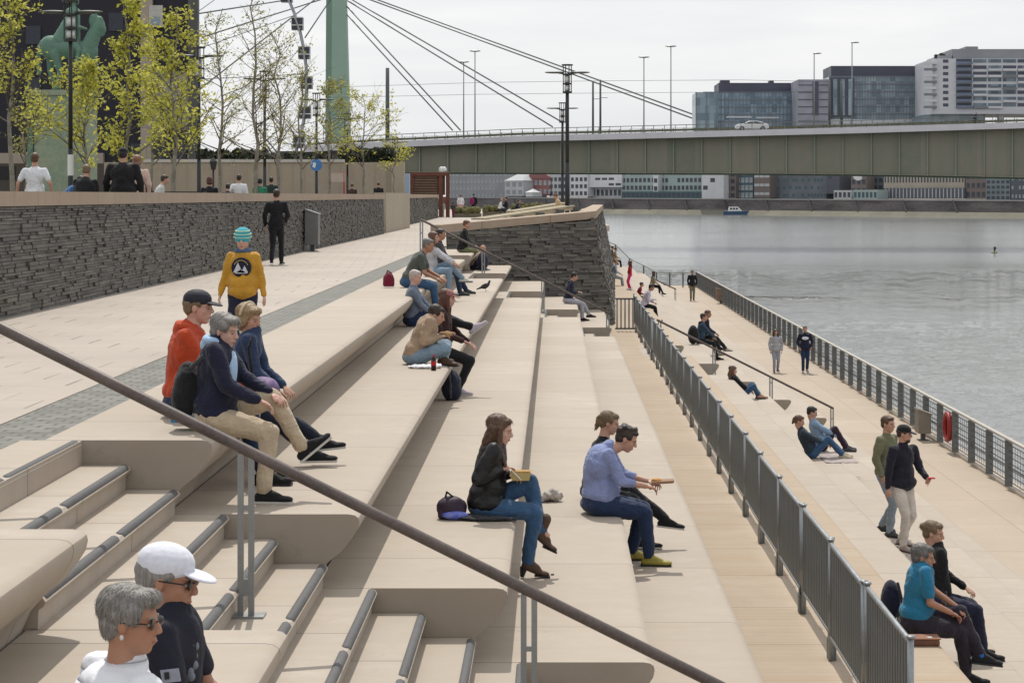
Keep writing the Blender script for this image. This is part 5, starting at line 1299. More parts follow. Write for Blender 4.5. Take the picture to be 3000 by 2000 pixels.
navy=cl('navy_cloth',(.012,.014,.035)); blk=cl('black_cloth',(.010,.010,.012)); orange=cl('orange_red_fleece',(.45,.055,.016)); denim=cl('blue_denim',(.035,.085,.17)); ddenim=cl('dark_denim',(.015,.03,.075)); ldenim=cl('light_denim',(.20,.28,.36)); beige=cl('beige_cotton',(.46,.37,.26)); grey_=cl('grey_knit',(.36,.36,.38)); mustard=cl('mustard_sweatshirt',(.50,.26,.03)); olive=cl('olive_cloth',(.15,.16,.075)); dgreen=cl('grey_green_tshirt',(.075,.085,.075)); tan=cl('tan_jacket',(.36,.255,.17)); leather=mat('black_leather',(.008,.0075,.008),.42,0,.15,9,.6,22,.014,.35); shirtb=cl('light_blue_shirt',(.22,.26,.45)); whitec=cl('white_cloth',(.68,.69,.72)); teal=cl('teal_blue_tshirt',(.02,.17,.30)); cream=cl('cream_trousers',(.55,.49,.43)); maroon=cl('maroon_cloth',(.12,.02,.05)); red_=cl('red_cloth',(.45,.02,.03)); pink=cl('hot_pink_cloth',(.70,.03,.22)); lilac=cl('lilac_white_coat',(.50,.47,.56)); dgrey=cl('charcoal_cloth',(.05,.05,.055)); slateb=cl('slate_blue_jacket',(.14,.17,.23)); brownb=mat('brown_suede_boot',(.09,.05,.032),.7,0,.2,9,.3,40); yel=mat('yellow_green_shoe',(.34,.28,.05),.5,0,.2,9,.1,40); wsole=mat('pale_sole',(.55,.53,.48),.6,0,.06); greyshoe=cl('grey_shoe',(.06,.06,.065)); green_=cl('green_shirt',(.03,.19,.10)); palegrey=cl('pale_grey_hoodie',(.44,.44,.47)); lblue=cl('pale_blue_hood',(.35,.5,.70))
T1z,T2z,T3z,T4z,T5z,T6z,T7z,T8z=[ZT(i) for i in range(1,9)]

def vest_mat():
    m,t,p=base('white_quilted_vest',.55,0,.3); v=t.obj(); X,Y,Z=t.xyz(v)
    f=t.math('FRACT',t.math('DIVIDE',t.math('ADD',Z,t.math('MULTIPLY',t.noise(5,2,.5,v),.02)),.062)); a=t.math('ABSOLUTE',t.math('SUBTRACT',f,.5)); puff=t.math('SUBTRACT',1,t.math('POWER',t.math('MULTIPLY',a,2),4))
    wr=t.noise(1,3,.6,t.obj((26,26,60)),1.5)
    t.put(p.inputs['Base Color'],t.mix(t.math('GREATER_THAN',a,.47),(.74,.75,.78),(.42,.43,.47)))
    t.l.new(t.bump(t.math('ADD',puff,t.math('MULTIPLY',wr,.18)),.8,.018),p.inputs['Normal']); return m
# --- the two close heads at the bottom left
Y=6.55; i=person('grey haired woman in a white quilted vest and sunglasses at the bottom left',XA(208,Y),Y,T2z,34,1.60,'sit',14,4,-44,shw=1.12,sk=SKT,top=vest_mat(),sleeve='none',bot=beige,shoe=greyshoe,hair=('crop',HG),q=2,glasses=True,coat=.6,headpos=V3(.13,-.03,.735),fat=1.42,collar='high')
# vest quilting seams and striped sleeve
b=MB()
for S,E in ((i['shR'],i['eR']),(i['shL'],i['eL'])): b.cap(S,E,.054,.044,16); b.cap(E,E+(i['wR' if S is i['shR'] else 'wL']-E)*.85,.043,.033,14)
sm,st_,sp_=base('striped_jersey',.8,0,.3); XX,YY,ZZ=st_.xyz(st_.obj()); st_.put(sp_.inputs['Base Color'],st_.mix(st_.math('LESS_THAN',st_.math('FRACT',st_.math('MULTIPLY',st_.math('ADD',ZZ,st_.math('MULTIPLY',XX,.6)),55)),.5),(.60,.60,.64),(.03,.035,.08)))
remesh(b,'sleeves',sm,i['t'],.011,2,.008)
e=MB(); e.ell(i['hP']((-.002,-.086,-.038)),(.007,.005,.009)); e.build('earring',mat('pearl',(.7,.68,.62),.2),i['t'],True)
Y=7.25; i=person('man in a white baseball cap and dark printed shirt at the bottom left',XA(338,Y),Y,T2z,0,1.76,'sit',10,10,-6,sk=SKT,top=mat('dark_navy_shirt',(.012,.013,.026),.8,0,.2,8,.4,18,.012),sleeve='short',bot=dgrey,shoe=greyshoe,hair=('short',HG),cap=('cap',mat('white_cap_cotton',(.72,.73,.80),.75,0,.05,9,.3,60)),q=2,glasses=True,fat=1.1,headpos=V3(.075,0,.745))
b=MB(); c0=i['sh']+V3(.045,-.255,-.135)
b.obox(c0,(.032,-.002,.004),(.0,.004,0),(-.004,0,.022)); bb=b.build('sleeve_patch',mat('patch_grey',(.33,.35,.42),.7),i['t'])
b=MB(); b.obox(c0+V3(-.012,-.006,.001),(.008,0,.001),(0,.003,0),(-.001,0,.012)); b.build('patch_mark',M_black,bb)
b=MB(); rr=random.Random(5)
for _ in range(16): b.ell(i['ch']+V3(.118+rr.uniform(-.006,.008),rr.uniform(-.11,-.03),rr.uniform(-.12,.14)),(.018,.014,.018))
b.build('chest_print',mat('print_grey',(.20,.22,.26),.8),i['t'],True)

# --- group of three on the top tier
Y=14.1; Z=0; i=person('grey haired woman in navy jacket, pale blue hood and beige trousers',XA(490,Y),Y,Z,0,1.68,'sit',4,12,-25,sk=SKP,top=navy,bot=beige,shoe=blk,hair=('crop',HG),q=2,hood=('down',lblue),
   wR=L(602,915,490,Y,Z,-.14),wL=L(620,905,490,Y,Z,.06),aR=FL(612,490,Y,1,-.14),aL=L(690,1030,490,Y,Z,.10),tL=(.75,.1,.62),coat=.5,headpos=V3(.085,0,.685),sole=wsole,fat=1.12)
b=MB(); b.ell(i['ch']+V3(.105,0,.04),(.042,.10,.14)); b.build('jacket_front',lblue,i['t'],True)
# scarf
bk=thing('backpack','black backpack worn by the woman in the navy jacket','backpack',(XA(432,Y),Y,.18)); b=MB(); b.ell((0,0,.10),(.10,.15,.20)); b.ell((-.04,0,.04),(.08,.13,.13)); remesh(b,'bag_body',blk,bk,.015,3,.02); 
for s in (-1,1): b=MB(); b.tube([V3(.05,s*.11,.27),V3(.13,s*.14,.34),V3(.22,s*.14,.28),V3(.2,s*.13,.1),V3(.08,s*.12,.0)],.018,6); b.build('strap',dgrey,bk,True)
b=MB(); b.box(-.10,.08,-.11,.11,-.12,-.07); b.build('bottom_panel',mat('backpack_blue',(.04,.2,.36),.7),bk)
Y=14.95; person('man in an orange red hooded fleece and a dark cap with sunglasses on it',XA(428,Y),Y,0,0,1.80,'sit',3,4,-12,sk=SKP,top=orange,bot=ddenim,shoe=blk,hair=('short',HDB),cap=('cap',mat('black_cap',(.016,.018,.028),.7,0,.15)),q=2,hood=('down',orange),fat=1.28,headpos=V3(.095,0,.80),aR=V3(.58,-.10,-.40),aL=V3(.60,.12,-.40))
Y=15.9; i=person('fair haired woman with a headband in a dark blue jacket reaching her hands forward',XA(530,Y),Y,0,0,1.62,'sit',22,10,-30,sk=SK,top=cl('dark_blue_jacket',(.025,.045,.10)),bot=cl('black_jeans',(.012,.016,.03)),shoe=blk,hair=('bob',HBL),q=2,
   wR=L(640,893,530,Y,0,-.08),wL=L(648,888,530,Y,0,.08),aR=L(742,1052,530,Y,0,-.06),aL=L(768,1035,530,Y,0,.10),tR=(1,0,.02),tL=(1,.05,.10),pR=(.3,0,1),sole=wsole,headpos=V3(.15,0,.655))
b=MB()
for q_ in range(20):
    a0=math.pi*q_/20; a1=math.pi*(q_+1)/20; b.cap(i['hP']((-.03,.103*math.cos(a0),.04+.106*math.sin(a0))),i['hP']((-.03,.103*math.cos(a1),.04+.106*math.sin(a1))),.011,.011,8,0)
b.build('headband',mat('cream_headband',(.6,.5,.36),.8),i['t'],True)
bg_=thing('shoulder_bag','dark patterned shoulder bag on the lap between the seated women','bag',(XA(606,14.9),14.9,.20)); b=MB(); b.ell((0,0,0),(.12,.13,.10)); remesh(b,'bag_body',mat('patterned_bag',(.05,.035,.09),.7,0,.9,22,.3,60,col2=(.3,.2,.35)),bg_,.012,3,.02); b=MB(); b.tube([V3(-.08,0,.08),V3(-.12,.05,.3),V3(-.1,.1,.38)],.012,6); b.build('strap',blk,bg_,True)
# child
Y=19.7; i=person('child in a mustard yellow sweatshirt and striped turquoise beanie walking towards the camera',XA(558,Y),Y,0,-90,1.30,'walk',0,6,0,shw=.86,sk=SKP,top=mustard,bot=navy,shoe=greyshoe,hair=('short',HDB),cap=('beanie',cl('turquoise_beanie',(.05,.32,.38)),cl('pale_mint_stripe',(.45,.62,.42))),q=2,fat=1.16,coat=.2,wR=V3(.03,-.235,.585),wL=V3(.02,.225,.585),stride=.10)
b=MB(); c0=i['ch']+V3(.118,0,.03); 
b.cyl(c0+V3(-.02,0,0),c0+V3(.006,0,0),.098,.092,28); e1=b.build('print_disc',mat('print_navy',(.012,.014,.035),.8),i['t'],True)
b=MB()
for y0,z0,w_,h_ in ((-.03,-.02,.045,.07),(.035,-.03,.035,.05),(0,-.045,.06,.03)): b.add([c0+V3(.008,y0-w_,z0-h_*.4),c0+V3(.008,y0+w_,z0-h_*.4),c0+V3(.008,y0,z0+h_),c0+V3(.004,y0-w_,z0-h_*.4),c0+V3(.004,y0+w_,z0-h_*.4),c0+V3(.004,y0,z0+h_)],[(0,1,2),(3,5,4),(0,2,5,3),(1,4,5,2),(0,3,4,1)])
b.build('print_mountains',mat('print_white',(.6,.6,.64),.8),e1)
b=MB()
for q_ in range(8): a0=R(20+q_*17); a1=R(20+(q_+1)*17); b.cap(c0+V3(.009,.07*math.cos(a0),.07*math.sin(a0)),c0+V3(.009,.07*math.cos(a1),.07*math.sin(a1)),.004,.004,5,0)
b.build('print_arc',mat('print_gold',(.45,.33,.08),.8),e1)
b=MB(); 
for q_ in range(16): a0=2*math.pi*q_/16; a1=2*math.pi*(q_+1)/16; nk=i['nk']; b.cap(nk+V3(.055*math.cos(a0),.058*math.sin(a0),.012),nk+V3(.055*math.cos(a1),.058*math.sin(a1),.012),.024,.024,8,1)
b.build('neck_scarf',cl('scarf_blue',(.07,.12,.22)),i['t'],True)
# man walking away
Y=47.7; person('man in black walking away along the slate wall holding a cigarette',XA(635,Y),Y,0,90,1.79,'walk',3,0,0,top=blk,bot=cl('black_jeans2',(.012,.012,.016)),shoe=blk,hair=('short',HD),q=1,coat=.8,sole=wsole,wR=V3(.18,-.20,1.0),wL=V3(.05,.27,.92))
# top tier, middle distance
Y=35.9; person('grey haired man in a grey green t-shirt leaning forward on the top tier',XA(938,Y),Y,0,0,1.80,'sit',27,14,-15,sk=SKT,top=dgreen,sleeve='short',bot=denim,shoe=greyshoe,hair=('short',HSG),q=1,wR=L(1003,640,938,Y,0,-.10),wL=L(1010,636,938,Y,0,.05),fat=1.12)
rb=thing('red_bag','dark red shoulder bag behind the man in the grey green t-shirt','bag',(XA(893,35.9),35.9,0.02)); b=MB(); b.ell((0,0,.12),(.105,.10,.13)); b.box(-.10,.10,-.08,.08,.0,.08); remesh(b,'bag_body',maroon if False else cl('crimson_bag',(.17,.012,.035)),rb,.018,4,.02); b=MB(); b.tube([V3(-.04,0,.23),V3(-.02,0,.28),V3(.05,0,.23)],.012,6); b.build('handle',maroon,rb,True)
Y=40.8; person('woman with long brown hair in a pale grey hooded top and light jeans',XA(985,Y),Y,0,0,1.70,'sit',8,0,-20,top=palegrey,bot=ldenim,shoe=wsole,hair=('long',HB),q=1,hood=('down',palegrey),wR=L(1040,605,985,Y,0,-.08),wL=L(1042,602,985,Y,0,.08),aR=L(1030,668,985,Y,0,-.1),aL=L(1062,640,985,Y,0,.12),coat=.5)
Y=43.0; person('dark haired person sitting behind the woman in the pale grey hooded top',XA(1003,Y),Y,0,0,1.74,'sit',6,0,-5,sk=SKT,top=dgrey,bot=ddenim,shoe=greyshoe,hair=('short',HK),q=1,aL=V3(.62,.1,-.38))
Y=32.9; person('pink faced older man in a grey blue jacket on the second tier',XA(946,Y),Y,T2z,0,1.72,'sit',3,8,-20,sk=SKP,top=slateb,bot=ddenim,shoe=greyshoe,hair=('short',hairm('whitish_hair',(.5,.42,.38))),q=1,aR=V3(.75,-.1,.05),aL=V3(.8,.1,.05),pR=(0,0,1),pL=(0,0,1),fat=1.1)
Y=25.5; Z=T2z; i=person('man in a tan jacket eating cross-legged on the second tier',XA(952,Y),Y,Z,0,1.78,'floor',24,22,-12,sk=SK,top=tan,bot=ldenim,shoe=brownb,hair=('short',HD),q=2,wR=L(1012,772,952,Y,Z,-.10),wL=L(1020,768,952,Y,Z,.06),aR=V3(.34,.18,.07),aL=V3(.38,-.16,.08),pR=(.8,-.9,.45),pL=(.8,.9,.5),tR=(.6,.8,0),tL=(.8,-.6,0),fat=1.12,coat=.4,headpos=V3(.28,0,.615),floor=0)
sw=thing('sandwich','pale bread roll held to the mouth of the man in the tan jacket','food',i['w'](i['wR']+V3(.085,.05,.03))); b=MB(); b.ell((0,0,0),(.06,.05,.04)); b.build('bread',mat('bread',(.45,.28,.12),.8,0,.3,20),sw,True)
Y=24.9; pb=thing('paper_bag','crumpled white paper bag lying beside the man in the tan jacket','bag',(XA(975,Y),Y,T2z)); b=MB(); b.ell((0,0,.02),(.22,.13,.022)); b.ell((.12,0,.03),(.1,.1,.03)); remesh(b,'paper',whitec,pb,.012,2,.04,TEXF)
bt=thing('cola_bottle','small dark bottle with a red cap on the second tier','bottle',(XA(996,24.6),24.6,T2z)); b=MB(); b.cyl((0,0,0),(0,0,.13),.032,.032,12); b.cyl((0,0,.13),(0,0,.17),.032,.013,12); b.build('bottle_body',mat('cola',(.02,.008,.006),.15),bt,True); b=MB(); b.cyl((0,0,.17),(0,0,.19),.015,.015,10); b.build('bottle_cap',red_,bt); b=MB(); b.cyl((0,0,.06),(0,0,.11),.033,.033,12); b.build('bottle_label',red_,bt)
Y=26.6; Z=T2z; person('woman in a cap and black clothes stretching one sneaker out from the second tier',XA(1012,Y),Y,Z,0,1.68,'sit',6,5,-8,sk=SKP,top=cl('dark_brown_jacket',(.035,.014,.012)),bot=blk,shoe=cl('lilac_sneaker',(.45,.40,.45)),hair=('long',HR),cap=('cap',cl('dusty_pink_cap',(.28,.12,.11))),q=1,wR=V3(.3,-.1,.22),aR=FL(1052,1012,Y,1,-.12),aL=L(1083,752,1012,Y,Z,.12),pL=(0,0,1),tL=(.8,0,.6),sole=wsole)
Y=25.9; bk=thing('backpack','black backpack standing on the third tier below the woman in the cap','backpack',(XA(1036,Y),Y,T3z)); b=MB(); b.ell((0,0,.19),(.13,.14,.21)); b.ell((.05,0,.11),(.10,.12,.11)); remesh(b,'bag_body',cl('black_blue_pack',(.012,.016,.03)),bk,.015,4,.03); b=MB(); b.tube([V3(-.02,-.1,.36),V3(0,-.13,.2),V3(0,-.12,.05)],.018,6); b.build('strap',dgrey,bk,True)
Y=58; Z=0; person('man in a black jacket at the far end of the top tier',XA(1060,Y),Y,Z,0,1.76,'sit',10,12,-20,top=blk,bot=olive,shoe=blk,hair=('short',HB),q=1,coat=.8,wR=V3(.36,-.1,.2))
Y=57.6; person('bald headed person in a tan top bending forward beside the man in the black jacket',XA(1088,Y),Y,T2z,0,1.45,'sit',25,15,0,top=tan,bot=navy,shoe=greyshoe,hair=('bald',hairm('bald_fuzz',(.3,.2,.15))),q=1,floor=-.05,aR=V3(.30,-.1,.05),aL=V3(.3,.12,.05))
bk=thing('backpack','dark blue backpack on the second tier by the far seated man','backpack',(XA(1108,57.2),57.2,T2z)); b=MB(); b.ell((0,0,.26),(.17,.16,.27)); remesh(b,'bag_body',navy,bk,.02,3); b=MB(); b.tube([V3(-.05,-.1,.48),V3(0,-.18,.25),V3(0,-.15,.05)],.02,6); b.build('strap',dgrey,bk,True)
# --- woman in black leather
Y=16.5; Z=T3z; i=person('woman with long brown hair in a black leather jacket eating from a box',XA(1112,Y),Y,Z,0,1.70,'sit',10,12,-14,sk=SKP,top=leather,bot=denim,shoe=brownb,boots='heel',hair=('long',HB),q=2,coat=.7,
   wR=L(1152,1074,1112,Y,Z,-.09),wL=L(1170,1094,1112,Y,Z,.08),aR=FL(1212,1112,Y,1,-.02,.128),aL=L(1242,1222,1112,Y,Z,.04),tR=(1,0,-.02),tL=(.9,0,-.35),pR=(.6,0,1),pL=(.5,0,1),headpos=V3(.135,0,.70))
fb=thing('food_box','pale yellow takeaway box held by the woman in the leather jacket','food box',i['w'](V3(*L(1197,1092,1112,Y,Z,-.02)))); b=MB(); b.prism([(-.075,-.03),(.065,-.03),(.085,.035),(-.09,.035)],-.06,.06,'y'); o=b.build('box',mat('kraft_yellow',(.45,.34,.14),.7),fb); b=MB(); b.box(-.08,.075,-.055,.055,.034,.045); b.build('food',mat('fries',(.5,.3,.08),.8,0,.4,40,.8,60),fb)
fk=thing('fork','small pale fork in the hand of the woman in the leather jacket','fork',i['w'](V3(*L(1178,1078,1112,Y,Z,-.10)))); b=MB(); b.cap(V3(0,0,0),V3(.05,0,-.05),.005,.005,6,1); b.obox((.06,0,-.06),(.012,0,-.012),(0,.008,0),(.002,0,.002)); b.build('fork_shape',M_white,fk)
hb=thing('handbag','dark purple and blue handbag behind the woman in the leather jacket','handbag',(XA(1038,16.4),16.4,T3z)); b=MB(); b.ell((0,0,.09),(.13,.09,.10)); b.box(-.11,.11,-.07,.07,.01,.08); remesh(b,'bag_body',mat('purple_black_bag',(.035,.018,.04),.6,0,.3,9,.4,30),hb,.012,3,.02); b=MB(); b.ell((.03,-.07,.04),(.11,.04,.035)); b.build('blue_scarf',mat('cobalt_print',(.02,.04,.35),.7,0,.9,18,.2,50,col2=(.3,.35,.6)),hb,True); b=MB(); b.tube([V3(-.06,0,.15),V3(-.04,-.02,.22),V3(.05,-.02,.15)],.008,6); b.build('handle',blk,hb,True)
st=thing('seat_cloth','black jacket spread as a seat pad under the woman in leather','cloth',(XA(1120,16.35),16.35,T3z)); b=MB(); b.ell((0,0,.014),(.25,.13,.018)); b.ell((-.14,.02,.02),(.14,.12,.02)); remesh(b,'cloth',blk,st,.012,3,.02)
# --- man in the light blue shirt and companion
Y=19.8; Z=T4z; i=person('man in a light blue shirt and yellow shoes eating with both hands',XA(1376,Y),Y,Z,0,1.80,'sit',10,26,-8,crv=.05,sk=SK,top=shirtb,sleeve='mid',bot=ddenim,shoe=yel,hair=('wavy',HD),q=2,fat=1.34,
   wR=L(1482,1112,1376,Y,Z,-.12),wL=L(1488,1106,1376,Y,Z,.07),aR=FL(1490,1376,Y,1,-.10,.09),aL=FL(1452,1376,Y,1,.20,.09),headpos=V3(.27,0,.725))
ft=thing('food_tray','flat brown cardboard tray with food held by the man in the blue shirt','food tray',i['w'](V3(*L(1522,1106,1376,Y,Z,-.02)))); b=MB(); b.prism([(-.10,-.012),(.10,.0),(.11,.025),(-.11,.012)],-.08,.08,'y'); b.build('tray',mat('cardboard',(.30,.17,.10),.8),ft); b=MB(); b.ell((-.06,0,.02),(.05,.05,.02)); b.build('food',mat('orange_food',(.55,.25,.04),.7,0,.4,30),ft,True)
Y=20.7; person('woman with light brown ponytail mostly hidden behind the man in the blue shirt',XA(1362,Y),Y,Z,0,1.70,'sit',12,14,-10,sk=SK,top=blk,bot=blk,shoe=blk,hair=('pony',HDB),q=2,wR=L(1440,1085,1362,Y,Z,0),aL=L(1528,1192,1362,Y,Z,.0),tL=(1,0,-.12),aR=V3(.5,-.05,-.40),sole=wsole,headpos=V3(.17,0,.78),pL=(.4,0,1))
Y=20.6; tb=thing('tote_bag','crumpled cream tote bag lying on the fourth tier','bag',(XA(1265,Y),Y,T4z)); b=MB(); rr=random.Random(7)
for _ in range(7): b.ell((rr.uniform(-.12,.14),rr.uniform(-.05,.06),rr.uniform(.04,.08)),(rr.uniform(.05,.09),.07,rr.uniform(.03,.06)),Matrix.Rotation(rr.uniform(-.6,.6),3,'Y'))
remesh(b,'bag_body',mat('cream_canvas',(.52,.48,.42),.85,0,.2,9,.6,20),tb,.012,2,.05,TEXF); b=MB(); b.tube([V3(-.12,-.06,.06),V3(-.17,-.08,.10),V3(-.15,-.08,.03),V3(-.08,-.09,.02)],.014,6); b.build('handle',mat('cream_canvas',(.5,.46,.4)),tb,True)
pd=thing('bottle_cap','tiny dark bottle cap lying in front of the heeled boots','cap',(XA(1269,16.6),16.6,T4z)); b=MB(); b.cyl((0,0,0),(0,0,.01),.014,.014,10); b.build('cap_disc',M_black,pd)
# far on T4
Y=58.3; Z=T4z; person('person in a navy hood bent over at the end of the fourth tier',XA(1303,Y),Y,Z,0,1.74,'sit',14,22,-10,top=navy,bot=cl('pale_grey_joggers',(.36,.36,.40)),shoe=blk,hair=('short',HK),hood=('down',navy),q=1,wR=V3(.30,-.08,.33),wL=V3(.30,.08,.33),aR=V3(.43,-.1,-.41),aL=V3(.62,.1,-.32))
# pigeon
def pigeon(px,py,Y,z,label,rz):
    t_=thing('pigeon',label,'pigeon',(XA(px,Y),Y,z),rz); Mpg=mat('pigeon_slate',(.035,.036,.045),.6,0,.3,20,.2,80); b=MB()
    b.ell((0,0,.12),(.095,.05,.055),Matrix.Rotation(R(-28),3,'Y')); b.cap(V3(.06,0,.15),V3(.085,0,.215),.034,.024,10); b.ell((.09,0,.228),(.026,.021,.022)); b.cap(V3(.11,0,.226),V3(.132,0,.22),.006,.003,6); b.cap(V3(-.06,0,.10),V3(-.19,0,.05),.032,.014,8)
    o=remesh(b,'body',Mpg,t_,.007,2)
    for s in (-1,1):
        b=MB(); b.ell((-.03,s*.045,.125),(.09,.012,.04),Matrix.Rotation(R(-28),3,'Y')); b.build('wing',Mpg,t_,True)
        b=MB(); b.cap(V3(.0,s*.022,.08),V3(.01,s*.022,.008),.005,.004,6); 
        for a in (-.5,0,.5): b.cap(V3(.01,s*.022,.006),V3(.035,s*.022+a*.02,.004),.003,.002,5)
        b.build('leg',mat('pigeon_leg',(.35,.1,.08),.6),t_,True)
pigeon(1115,667,F*2.12/(669-449),T2z,'dark pigeon standing alone on the second tier',0)

# --- right side
Y=74; Z=T6z; person('person in a lilac white coat sitting above the start of the crowd barriers',XA(1478,Y),Y,Z,0,1.72,'sit',22,20,0,sk=SKT,top=lilac,bot=blk,shoe=blk,hair=('short',HK),q=1,coat=.8,wR=V3(.36,-.08,.3))
Y=88; person('child in a red top and hot pink trousers standing high on the right steps',XA(1447,Y),Y,ZT(6),180,1.25,'stand',0,0,0,top=red_,bot=pink,shoe=whitec,hair=('long',HB),q=0)
Y=90; person('small person in dark red crouching next to the hot pink trousers',XA(1464,Y),Y,ZT(7)+.02,0,1.4,'sit',20,0,0,top=cl('dark_red',(.22,.01,.02)),bot=blk,shoe=blk,hair=('short',HD),q=0,aR=V3(.4,-.1,-.3))
Y=92; person('person in pale blue grey seated against the slate corner beyond the cross barrier',XA(1408,Y),Y,ZT(6)+.35,0,1.65,'sit',12,0,0,top=slateb if False else cl('pale_blue_grey',(.33,.38,.42)),bot=cl('grey_slacks',(.3,.32,.34)),shoe=whitec,hair=('short',HBL),q=0)
Y=112; person('person in a khaki top and black leggings sitting far along the right steps',XA(1497,Y),Y,ZT(8),0,1.7,'sit',10,0,0,top=cl('khaki_top',(.26,.21,.14)),bot=blk,shoe=blk,hair=('long',HD),q=0,aR=V3(.6,-.1,-.3))
for j,(px,py,Y,lab,tc_) in enumerate(((1396,592,138,'leftmost tiny figure in black at the far corner of the steps',blk),(1403,596,134,'tiny figure in grey green at the far corner of the steps',dgreen),(1410,600,130,'rightmost tiny figure in brown at the far corner of the steps',tan))):
    person(lab,XA(px,Y),Y,ZA(py,Y)-.0,0,1.7,'sit',10,0,0,top=tc_,bot=blk,shoe=blk,hair=('short',HK),q=0)
Y=62.7; Z=T7z; person('dark haired man in a blue hoodie in the pair seated on the right steps',XA(1606,Y),Y,Z,0,1.80,'sit',10,5,-10,top=cl('petrol_hoodie',(.03,.06,.10)),bot=blk,shoe=blk,hair=('short',HD),q=1,hood=('down',blk),aR=FL(1646,1606,Y,1,-.1),aL=L(1652,798,1606,Y,Z,.12),wR=V3(.45,-.05,.2))
Y=64.6; person('fairer man in navy, the far one of the pair seated on the right steps',XA(1616,Y),Y,Z,0,1.78,'sit',10,5,-10,sk=SKT,top=navy,bot=blk,shoe=cl('beige_shoe',(.4,.35,.28)),hair=('short',HB),q=1,aL=V3(.72,.1,-.30))
bk=thing('backpack','black backpack beside the pair of men on the right steps','backpack',(XA(1592,62.4),62.4,T7z)); b=MB(); b.ell((0,0,.30),(.17,.2,.30)); remesh(b,'bag_body',blk,bk,.02,3); b=MB(); b.tube([V3(.1,-.1,.5),V3(.18,-.16,.3),V3(.1,-.15,.1)],.02,6); b.build('strap',dgrey,bk,True)
Y=50.6; Z=T8z; person('girl in black with long brown hair leaning back on the right steps',XA(1703,Y),Y,Z,0,1.64,'floor',-22,12,-10,sk=SKP,top=blk,bot=denim,shoe=cl('skin_sandal',(.42,.25,.18)),hair=('long',HB),q=1,wR=V3(.22,-.12,.2),wL=V3(.25,.12,.2),aR=V3(.42,.05,.07),aL=V3(.46,-.05,.10),pR=(.4,-.6,.9),pL=(.4,.6,.9))
Y=39.2; Z=T8z; person('brown haired woman in a dark top and jeans reclining on the right steps',XA(1866,Y),Y,Z,0,1.68,'floor',-26,16,-15,sk=SK,top=cl('charcoal_blue',(.025,.04,.06)),bot=denim,shoe=cl('sand_sneaker',(.45,.38,.28)),hair=('pony',HB),q=1,wR=V3(.25,-.1,.28),wL=V3(.28,.08,.28),aR=V3(.56,-.1,.08),aL=V3(.60,.10,.08),sole=wsole,pR=(0,0,1),pL=(0,0,1))
Y=40.3; person('black haired reader with dark raised knees beside the reclining brown haired woman',XA(1888,Y),Y,Z,0,1.74,'floor',-20,16,-10,sk=SK,top=cl('light_blue_knit',(.2,.3,.42)),bot=cl('aubergine_trousers',(.03,.016,.03)),shoe=greyshoe,hair=('short',HK),q=1,wR=V3(.3,-.1,.30),wL=V3(.3,.1,.30),aR=V3(.46,-.1,.08),aL=V3(.50,.12,.08),pR=(0,0,1),pL=(0,0,1))
bl=thing('blanket','pale blanket spread under the reclining couple on the right steps','blanket',(XA(1900,39.0),39.2,T8z)); b=MB(); rr=random.Random(2); n=14
vs=[(-.1+.62*ii/n,-.75+1.6*jj/n,.006+.012*noise.noise(Vector((ii*.5,jj*.5,0)))+.006) for ii in range(n+1) for jj in range(n+1)]
b.add(vs,[(ii*(n+1)+jj,(ii+1)*(n+1)+jj,(ii+1)*(n+1)+jj+1,ii*(n+1)+jj+1) for ii in range(n) for jj in range(n)]); o=b.build('cloth',mat('pale_blanket',(.42,.36,.34),.9,0,.3,6,.4,40),bl,True); m_=o.modifiers.new('s','SOLIDIFY'); m_.thickness=.008
Y=52.0; 
# walkers
def foot(px,py,h): Y=F*h/(py-449); return XA(px,Y),Y,EYE-h
x,y,z=foot(1782,855,6.53); person('woman with long dark hair in a grey hoodie walking on the quay',x,y,z,-88,1.60,'walk',0,4,0,top=grey_,bot=cl('grey_jeans',(.30,.31,.36)),shoe=greyshoe,hair=('long',HD),q=1,coat=.7,stride=.10)
x,y,z=foot(1849,856,6.53); person('man in a navy jacket with a white chest panel walking on the quay',x,y,z,-92,1.74,'walk',0,4,0,top=navy,bot=ddenim,shoe=cl('pink_grey_shoe',(.42,.34,.38)),hair=('short',HB),q=1,coat=.8,stride=.12,wR=V3(.12,-.22,.95),wL=V3(.12,.22,.95))
b=MB(); b.ell((0,0,0),(.05,.13,.07)); 
o=[c for c in bpy.data.objects if c.get('label','').startswith('man in a navy jacket with a white')][0]; e=MB(); e.ell((.13,0,1.28),(.035,.13,.06)); e.build('chest_panel',whitec,o,True)
x,y,z=foot(1590,691,6.53); person('man in a black top and khaki trousers walking far along the quay',x,y,z,-90,1.92,'walk',0,0,0,sk=SKT,top=blk,bot=cl('khaki_slacks',(.17,.15,.10)),shoe=brownb,hair=('short',HK),q=1,coat=.4,stride=.12)
Y=29.1; x=XA(2072,Y); i=person('bearded man in a black cap, black jacket and cream trousers on the right steps',x,Y,T8z,-58,1.80,'walk',2,8,30,sk=SK,top=navy if False else cl('black_navy_jacket',(.012,.012,.022)),bot=cream,shoe=cl('taupe_shoe',(.3,.24,.22)),hair=('short',HD),cap=('cap',blk),q=2,coat=.8,stride=.12,wR=V3(-.02,-.26,.88),wL=V3(.27,.22,1.04),collar='high')
b=MB(); b.ell(i['hP']((.055,0,-.085)),(.040,.045,.035),i['HM']); b.build('beard',HD,i['t'],True)
ph=thing('red_phone','small red object held in the hand of the man in cream trousers','phone',i['w'](i['wL']+V3(.10,.0,.01))); b=MB(); b.box(-.05,.05,-.035,.035,-.008,.008); b.build('case',red_,ph)
